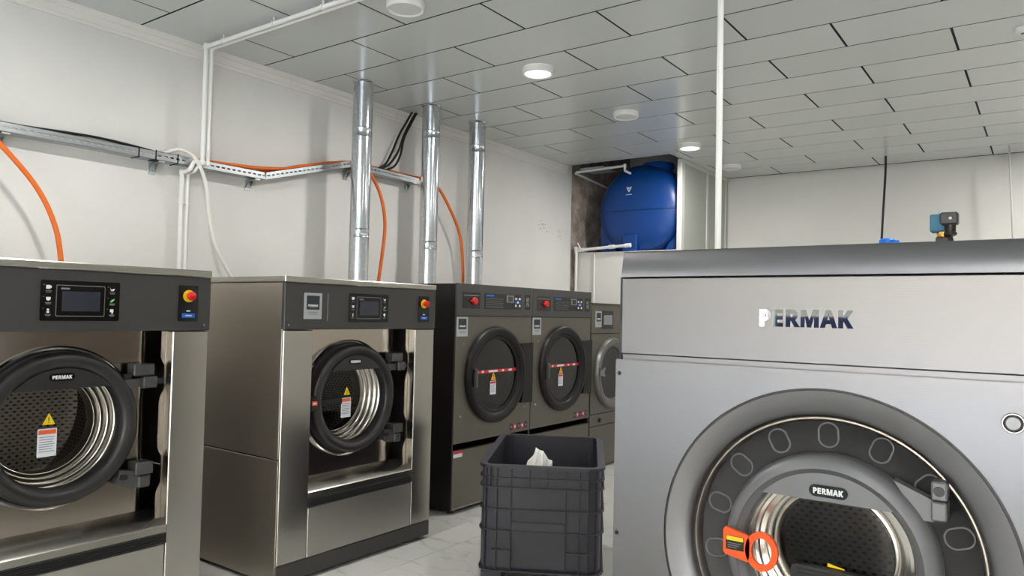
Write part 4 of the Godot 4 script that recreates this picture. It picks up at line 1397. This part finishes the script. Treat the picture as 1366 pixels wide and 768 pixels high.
# ------------------------------------------------------------------ lamps
func build_lamps() -> void:
	var spots := [[-1.82, true, -3.3], [-3.34, false, -3.3], [-4.84, true, -3.3], [-6.36, false, -3.3], [-7.93, true, -3.3], [-9.28, false, -3.3], [1.2, true, -3.3], [-8.9, true, 0.4], [-6.2, true, 0.4], [-3.2, true, 0.4], [0.7, true, 0.4]]  # right-hand row is out of view, added to brighten the back wall
	var labels := ["lit round ceiling lamp over the passage beside the first washer", "unlit round white ceiling lamp near the white ceiling pipe", "lit round ceiling lamp in front of the ducts", "unlit round white ceiling lamp between two lit ones", "lit round ceiling lamp near the blue tank", "unlit round ceiling lamp close to the back wall", "lit round ceiling lamp by the street door", "lit round ceiling lamp near the back wall, past the detector", "lit round ceiling lamp behind the big machine", "lit round ceiling lamp above the big machine", "lit round ceiling lamp by the street windows"]
	for i in spots.size():
		var z: float = spots[i][0]
		var on: bool = spots[i][1]
		var t := thing("ceiling_lamp" if i == 0 else "ceiling_lamp_%03d" % i, labels[i], "lamp", v3(spots[i][2], CY, z), 0.0, "round ceiling lamps")
		var dn := Basis(v3(1, 0, 0), v3(0, 0, 1), v3(0, -1, 0))
		var r := 0.122
		var b := MB.new()
		b.lathe([Vector2(0.098, 0.040), Vector2(0.104, 0.048), Vector2(r - 0.010, 0.052), Vector2(r - 0.003, 0.046), Vector2(r, 0.030), Vector2(r, 0.001)], Transform3D(dn, Vector3.ZERO), 40)
		mk("housing", b, M.lamp_body, t)
		var d := MB.new()
		if on:
			d.lathe([Vector2(0.0, 0.050), Vector2(0.090, 0.049), Vector2(0.104, 0.046)], Transform3D(dn, Vector3.ZERO), 40)
		else:
			d.lathe([Vector2(0.0, 0.046), Vector2(0.086, 0.045), Vector2(0.100, 0.043)], Transform3D(dn, Vector3.ZERO), 40)
		mk("diffuser", d, M.lamp_on if on else M.lamp_off, t)
		if on:
			var l := AreaLight3D.new()
			l.name = "lamp_light"
			l.area_size = Vector2(0.14, 0.14)
			l.area_normalize_energy = true
			l.light_energy = LAMP_E
			l.light_color = Color(1.0, 0.99, 0.97)
			l.shadow_enabled = true
			l.area_range = 25.0
			t.add_child(l)
			l.position = v3(0, -0.055, 0)
			l.rotation.x = -PI / 2
	# detector on the ceiling
	var dt := thing("smoke_detector", "small round white detector on the ceiling, right of the white pole", "detector", v3(-0.135, CY, -5.88))
	var db := MB.new()
	var dn2 := Basis(v3(1, 0, 0), v3(0, 0, 1), v3(0, -1, 0))
	db.lathe([Vector2(0.0, 0.034), Vector2(0.030, 0.034), Vector2(0.040, 0.026), Vector2(0.052, 0.022), Vector2(0.056, 0.012), Vector2(0.056, 0.0)], Transform3D(dn2, Vector3.ZERO), 28)
	mk("shell", db, M.lamp_body, dt)
	var dg := MB.new()
	dg.lathe([Vector2(0.0, 0.036), Vector2(0.018, 0.036), Vector2(0.022, 0.033)], Transform3D(dn2, Vector3.ZERO), 20)
	mk("sensor_cap", dg, M.print_grey, dt)

const LAMP_E := 3.5

# ------------------------------------------------------------------ water tank
func build_tank() -> void:
	var t := thing("water_tank", "big blue plastic water tank lying under the open ceiling corner", "water tank", v3(-4.315, 2.32, -8.62))
	var cy := 0.60
	var r := 0.60
	var prof := []
	for p in [[0.0, -0.012], [0.18, -0.015], [0.36, -0.028], [0.47, -0.050], [0.545, -0.085], [0.585, -0.130], [0.60, -0.185], [0.60, -0.40], [0.585, -0.415], [0.585, -0.455], [0.60, -0.47], [0.60, -0.80], [0.585, -0.815], [0.585, -0.855], [0.60, -0.87], [0.60, -1.12], [0.585, -1.18], [0.54, -1.24], [0.46, -1.27], [0.0, -1.30]]:
		prof.append(Vector2(p[0] * r / 0.60, p[1]))
	prof.reverse()
	var b := MB.new()
	b.lathe(prof, Transform3D(Basis.IDENTITY, v3(0, cy, 0)), 64)
	mk("shell", b, M.tank, t)
	# mould seam round the middle
	var oc := PackedVector2Array()
	for p in prof:
		oc.append(Vector2(p.x + 0.012, p.y + (0.012 if p.y > -0.1 else 0.0)))
	var k := oc.size()
	for i in k:
		oc.append(Vector2(-oc[k - 1 - i].x, oc[k - 1 - i].y))
	var clean := PackedVector2Array()
	for p in oc:
		if clean.is_empty() or clean[-1].distance_to(p) > 0.004:
			clean.append(p)
	var sm := MB.new()
	sm.prism(clean, -0.010, 0.010, Transform3D(Basis(v3(1, 0, 0), v3(0, 0, 1), v3(0, -1, 0)), v3(0, cy, 0)))
	mk("mould_seam", sm, M.tank, t)
	# saddles moulded to the sides
	for s in [-1.0, 1.0]:
		for z in [-0.16, -0.98]:
			var sd := MB.new()
			var poly := PackedVector2Array([Vector2(0.30 * s, 0.0), Vector2(0.575 * s, 0.0), Vector2(0.590 * s, 0.40), Vector2(0.56 * s, 0.50), Vector2(0.45 * s, 0.25)])
			sd.prism(poly, z - 0.16, z)
			mk("foot", sd, M.tank, t)
	var ot := MB.new()
	ot.box(v3(-0.18, 0.0, -0.06), v3(0.02, 0.285, 0.002), 0.012)
	mk("outlet_boss", ot, M.tank, t)
	# manhole neck and lid
	var up := Basis(v3(1, 0, 0), v3(0, 0, -1), v3(0, 1, 0))
	var nk := MB.new()
	nk.lathe([Vector2(0.0, 1.245), Vector2(0.15, 1.240), Vector2(0.20, 1.225), Vector2(0.215, 1.195), Vector2(0.215, 1.175), Vector2(0.195, 1.165), Vector2(0.195, 1.10)], Transform3D(up, v3(0.14, 0, -0.36)), 36)
	mk("lid", nk, M.tank_lid, t)
	# maker's mark on the end: small white cup shape over a bar
	var lg := MB.new()
	lg.prism(PackedVector2Array([Vector2(-0.040, 0.045), Vector2(-0.026, 0.045), Vector2(0.0, 0.0), Vector2(0.026, 0.045), Vector2(0.040, 0.045), Vector2(0.006, -0.018), Vector2(-0.006, -0.018)]), 0.0, 0.004, Transform3D(Basis.IDENTITY, v3(-0.105, 0.850, -0.018)))
	lg.box(v3(-0.125, 0.885, -0.018), v3(-0.085, 0.893, -0.012), 0.0)
	lg.box(v3(-0.118, 0.870, -0.018), v3(-0.092, 0.876, -0.012), 0.0)
	lg.box(v3(-0.148, 0.792, -0.018), v3(-0.062, 0.800, -0.012), 0.0)
	mk("logo", lg, M.print_white, t)
	# pipework around it
	var z := -8.53
	var f := thing("fill_pipe", "white pipe along the ceiling ending over the blue tank", "pipe", Vector3.ZERO)
	var m := MB.new()
	m.tube(bent([v3(WX + 0.02, 3.455, z), v3(-4.43, 3.475, z), v3(-4.43, 3.41, z), v3(-4.40, 3.39, z - 0.10)], 0.02), 0.016, 12)
	mk("run", m, M.pvc, f)
	var e := MB.new()
	e.lathe([Vector2(0, -0.028), Vector2(0.022, -0.022), Vector2(0.026, 0), Vector2(0.022, 0.022), Vector2(0, 0.028)], Transform3D(up, v3(-4.43, 3.475, z)), 14)
	mk("elbow", e, M.pvc, f)
	var g := thing("overflow_pipe", "white pipe sloping back along the bare concrete and down beside the tank", "pipe", Vector3.ZERO)
	var m2 := MB.new()
	m2.tube(bent([v3(WX + 0.02, 3.44, z + 0.02), v3(WX + 0.05, 3.36, -9.42), v3(WX + 0.05, 2.33, -9.42)], 0.03), 0.016, 12)
	mk("run", m2, M.pvc, g)
	var h := thing("outlet_pipe", "white pipe along the top of the low wall, turning down at the corner", "pipe", Vector3.ZERO)
	var m3 := MB.new()
	m3.tube(bent([v3(-4.36, 2.445, z), v3(WX + 0.045, 2.405, z), v3(WX + 0.045, 0.5, z)], 0.03), 0.020, 12)
	mk("run", m3, M.pvc, h)
	for q in [v3(-4.37, 2.445, z), v3(-4.60, 2.434, z), v3(WX + 0.12, 2.408, z)]:
		var s := MB.new()
		s.tube([q - v3(0.04, 0.002, 0), q + v3(0.04, 0.002, 0)], 0.027, 14)
		mk("coupling", s, M.pvc, h)
	var tee := MB.new()
	tee.tube([v3(WX + 0.045, 2.36, z), v3(WX + 0.045, 2.45, z)], 0.028, 14)
	mk("elbow", tee, M.pvc, h)
	var vl := MB.new()
	vl.tube([v3(WX + 0.12, 2.42, z + 0.02), v3(WX + 0.08, 2.50, z + 0.03)], 0.010, 8)
	mk("valve_lever", vl, M.pvc, h)
	for y in [1.72, 1.82]:
		var s := MB.new()
		s.tube([v3(WX + 0.045, y - 0.03, z), v3(WX + 0.045, y + 0.03, z)], 0.028, 14)
		mk("coupling", s, M.pvc, h)
	var w := thing("drain_pipe", "thin white pipe straight down the face of the low white wall", "pipe", Vector3.ZERO)
	var m4 := MB.new()
	m4.tube(bent([v3(-4.87, 2.36, z - 0.03), v3(-4.87, 0.4, z - 0.03)], 0.01), 0.011, 10)
	mk("run", m4, M.pvc, w)

# ------------------------------------------------------------------ crate
func crate_outline(w: float, d: float, off: float, r: float) -> PackedVector2Array:
	return rrect(-off, w + off, -off, d + off, r + off, 3)

func ring_band(mb: MB, a: PackedVector2Array, b: PackedVector2Array, y0: float, y1: float) -> void:
	# closed band between outer outline a and inner outline b (x right, y = depth backwards)
	var m := a.size()
	for i in m:
		var j := (i + 1) % m
		var A := v3(a[i].x, 0, -a[i].y)
		var B := v3(a[j].x, 0, -a[j].y)
		var C := v3(b[i].x, 0, -b[i].y)
		var D := v3(b[j].x, 0, -b[j].y)
		var o := (A - C).normalized()
		if (A - B).length() < 1e-5:
			continue
		var u0 := Vector3.UP * y0
		var u1 := Vector3.UP * y1
		mb.quad(A + u0, B + u0, B + u1, A + u1, o)
		mb.quad(C + u0, D + u0, D + u1, C + u1, -o)
		mb.quad(A + u1, B + u1, D + u1, C + u1, Vector3.UP)
		mb.quad(A + u0, B + u0, D + u0, C + u0, Vector3.DOWN)

func build_crate() -> void:
	var w := 0.664
	var d := 1.056
	var t := thing("plastic_crate", "large open dark grey ribbed plastic crate on the tiles", "crate", v3(-2.566, 0, -3.291), deg_to_rad(29.9))
	var rr := 0.07
	var o := crate_outline(w, d, 0.0, rr)
	var i := crate_outline(w, d, -0.016, rr)
	var sh := MB.new()
	ring_band(sh, o, i, 0.122, 0.700)
	mk("wall_shell", sh, M.crate, t)
	var fl := MB.new()
	var fo := PackedVector2Array()
	for p in o:
		fo.append(Vector2(p.x, -p.y))
	fl.prism(fo, -0.145, -0.122, Transform3D(Basis(v3(1, 0, 0), v3(0, 0, 1), v3(0, -1, 0)), Vector3.ZERO))
	mk("crate_floor", fl, M.crate, t)
	var rim := MB.new()
	ring_band(rim, crate_outline(w, d, 0.020, rr), crate_outline(w, d, -0.022, rr), 0.690, 0.706)
	mk("rim", rim, M.crate, t)
	for y: float in [0.636, 0.584, 0.465, 0.347, 0.241, 0.128]:
		if y == 0.241:
			for s in [[0.0, 0.166], [0.469, 0.664]]:
				for f in [1, -1]:
					var z0 := 0.018 if f == 1 else -d - 0.018
					bx("rib", v3(s[0] + (0.06 if s[0] == 0.0 else 0.0), y - 0.004, minf(z0, z0 - 0.02 * f)), v3(s[1] - (0.06 if s[0] > 0.1 else 0.0), y + 0.004, maxf(z0, z0 - 0.02 * f)), M.crate, t, 0.001)
			continue
		var rb := MB.new()
		ring_band(rb, crate_outline(w, d, 0.018, rr), crate_outline(w, d, -0.006, rr), y - 0.004, y + 0.004)
		mk("rib", rb, M.crate, t)
	# upright ribs, front and back
	for u in [0.088, 0.167, 0.469, 0.545, 0.590]:
		for z in [0.0, -d]:
			bx("rib", v3(u - 0.003, 0.122, z - 0.016), v3(u + 0.003, 0.695, z + 0.016), M.crate, t, 0.001)
	for u in [0.268, 0.370]:
		for z in [0.0, -d]:
			bx("rib", v3(u - 0.003, 0.584, z - 0.016), v3(u + 0.003, 0.695, z + 0.016), M.crate, t, 0.001)
	bx("rib", v3(0.045, 0.584, -0.01), v3(0.051, 0.695, 0.008), M.crate, t, 0.001)
	# rounded corners carry slanted ribs
	for q in [Vector2(0.0205, -0.0205), Vector2(w - 0.0205, -0.0205), Vector2(w - 0.0205, -d + 0.0205), Vector2(0.0205, -d + 0.0205)]:
		var cb := MB.new()
		cb.rod(v3(q.x, 0.122, q.y), v3(q.x, 0.695, q.y), 0.008, 6)
		mk("rib", cb, M.crate, t)
	var zz := -0.10
	while zz > -d + 0.05:
		for x in [0.0, w]:
			bx("rib", v3(x - 0.010, 0.122, zz - 0.003), v3(x + 0.010, 0.695, zz + 0.003), M.crate, t, 0.001)
		zz -= 0.107
	bx("label_bar", v3(0.168, 0.346, 0.0), v3(0.468, 0.400, 0.012), M.crate, t, 0.004)
	bx("label_bar", v3(0.168, 0.346, -d - 0.012), v3(0.468, 0.400, -d), M.crate, t, 0.004)
	for fx in [0.0, w - 0.13]:
		for fz in [-0.14, -d * 0.5 - 0.07, -d]:
			bx("foot", v3(fx + 0.004, 0.0, fz + 0.004), v3(fx + 0.126, 0.124, fz + 0.136), M.crate, t, 0.008)
	# crumpled plastic bag on the crate's load
	var ns := FastNoiseLite.new()
	ns.seed = 7
	ns.frequency = 2.6
	var bm := MB.new()
	var nu := 26
	var nv := 14
	var grid := []
	for a in nv + 1:
		var row := []
		var ph := PI * a / nv
		for k in nu:
			var th := TAU * k / nu
			var q := v3(sin(ph) * cos(th), cos(ph), sin(ph) * sin(th))
			var rad := 1.0 + 0.55 * ns.get_noise_3dv(q * 0.35) + 0.06 * ns.get_noise_3dv(q * 1.4)
			row.append(v3(q.x * 0.10, q.y * (0.27 if q.y > 0.0 else 0.23), q.z * 0.11) * rad)
		grid.append(row)
	for a in nv:
		for k in nu:
			var k2 := (k + 1) % nu
			var c: Vector3 = grid[a][k] + grid[a + 1][k2]
			bm.quad(grid[a][k], grid[a][k2], grid[a + 1][k2], grid[a + 1][k], c)
	var bag := thing("plastic_bag", "crumpled white plastic bag peeking over the rim inside the dark crate", "bag", BAG)
	mk("bag_film", bm, M.bag, bag)

const BAG := Vector3(-2.44, 0.43, -3.68)

# ------------------------------------------------------------------ fittings on the big machine
func build_small() -> void:
	var top := 1.755
	var up := Basis(v3(1, 0, 0), v3(0, 0, -1), v3(0, 1, 0))
	var t := thing("solenoid_valve", "small solenoid valve with blue coil and black connector on the big machine", "valve", v3(-0.262, top, -2.62), 0.0)
	bx("valve_foot", v3(-0.018, 0.0, -0.018), v3(0.010, 0.030, 0.018), M.charcoal, t, 0.003)
	bx("valve_body", v3(-0.022, 0.020, -0.022), v3(0.014, 0.056, 0.022), M.charcoal, t, 0.003)
	var br := MB.new()
	br.lathe([Vector2(0.016, 0.046), Vector2(0.018, 0.040), Vector2(0.016, 0.030)], Transform3D(up, v3(-0.003, 0.026, 0.004)), 16)
	mk("brass_nut", br, M.brass, t)
	bx("coil", v3(-0.038, 0.072, -0.030), v3(0.006, 0.126, 0.020), M.valve_blue, t, 0.003)
	var tipm := MB.new()
	tipm.lathe([Vector2(0.0, 0.112), Vector2(0.006, 0.108), Vector2(0.007, 0.100)], Transform3D(up, v3(-0.010, 0.026, 0.0)), 10)
	mk("coil_nut", tipm, M.chrome, t)
	bx("connector", v3(-0.008, 0.090, 0.012), v3(0.040, 0.127, 0.052), M.charcoal, t, 0.004)
	var sc := MB.new()
	sc.lathe([Vector2(0.0045, 0.052), Vector2(0.004, 0.055), Vector2(0, 0.055)], Transform3D(Basis.IDENTITY, v3(0.020, 0.108, 0)), 12)
	mk("connector_screw", sc, M.print_white, t)
	var gd := MB.new()
	gd.lathe([Vector2(0.015, 0.066), Vector2(0.015, 0.042), Vector2(0.018, 0.040), Vector2(0.018, 0.034), Vector2(0.012, 0.030)], Transform3D(up, v3(0.018, 0.026, 0.030)), 16)
	mk("cable_gland", gd, M.black, t)
	var tb := MB.new()
	tb.tube(path([v3(0.018, 0.060, 0.030), v3(0.026, 0.022, 0.030), v3(0.03, 0.006, 0.02), v3(0.06, 0.006, -0.05), v3(0.2, 0.006, -0.2)]), 0.0055, 8)
	mk("lead", tb, M.cable, t)
	var cp := thing("blue_cap", "bright blue plastic cap on top of the big machine", "cap", v3(-0.437, top, -2.72))
	var cb := MB.new()
	cb.lathe([Vector2(0.0, 0.068), Vector2(0.020, 0.068), Vector2(0.025, 0.063), Vector2(0.025, 0.044), Vector2(0.018, 0.040), Vector2(0.018, 0.0)], Transform3D(up, Vector3.ZERO), 24)
	mk("cap_shell", cb, M.sky_blue, cp)
	bx("cap_tab", v3(0.022, 0.048, -0.006), v3(0.036, 0.062, 0.006), M.sky_blue, cp, 0.002)
	var ca := MB.new()
	ca.tube(path([v3(-0.02, top + 0.008, -2.45), v3(0.0, top + 0.016, -2.50), v3(0.03, top + 0.012, -2.58), v3(0.10, top + 0.008, -2.9), v3(0.12, top + 0.008, -3.3)]), 0.008, 8)
	tag(mk("grey_lead", ca, M.cable), "short dark lead lying across the top of the big machine", "cable")
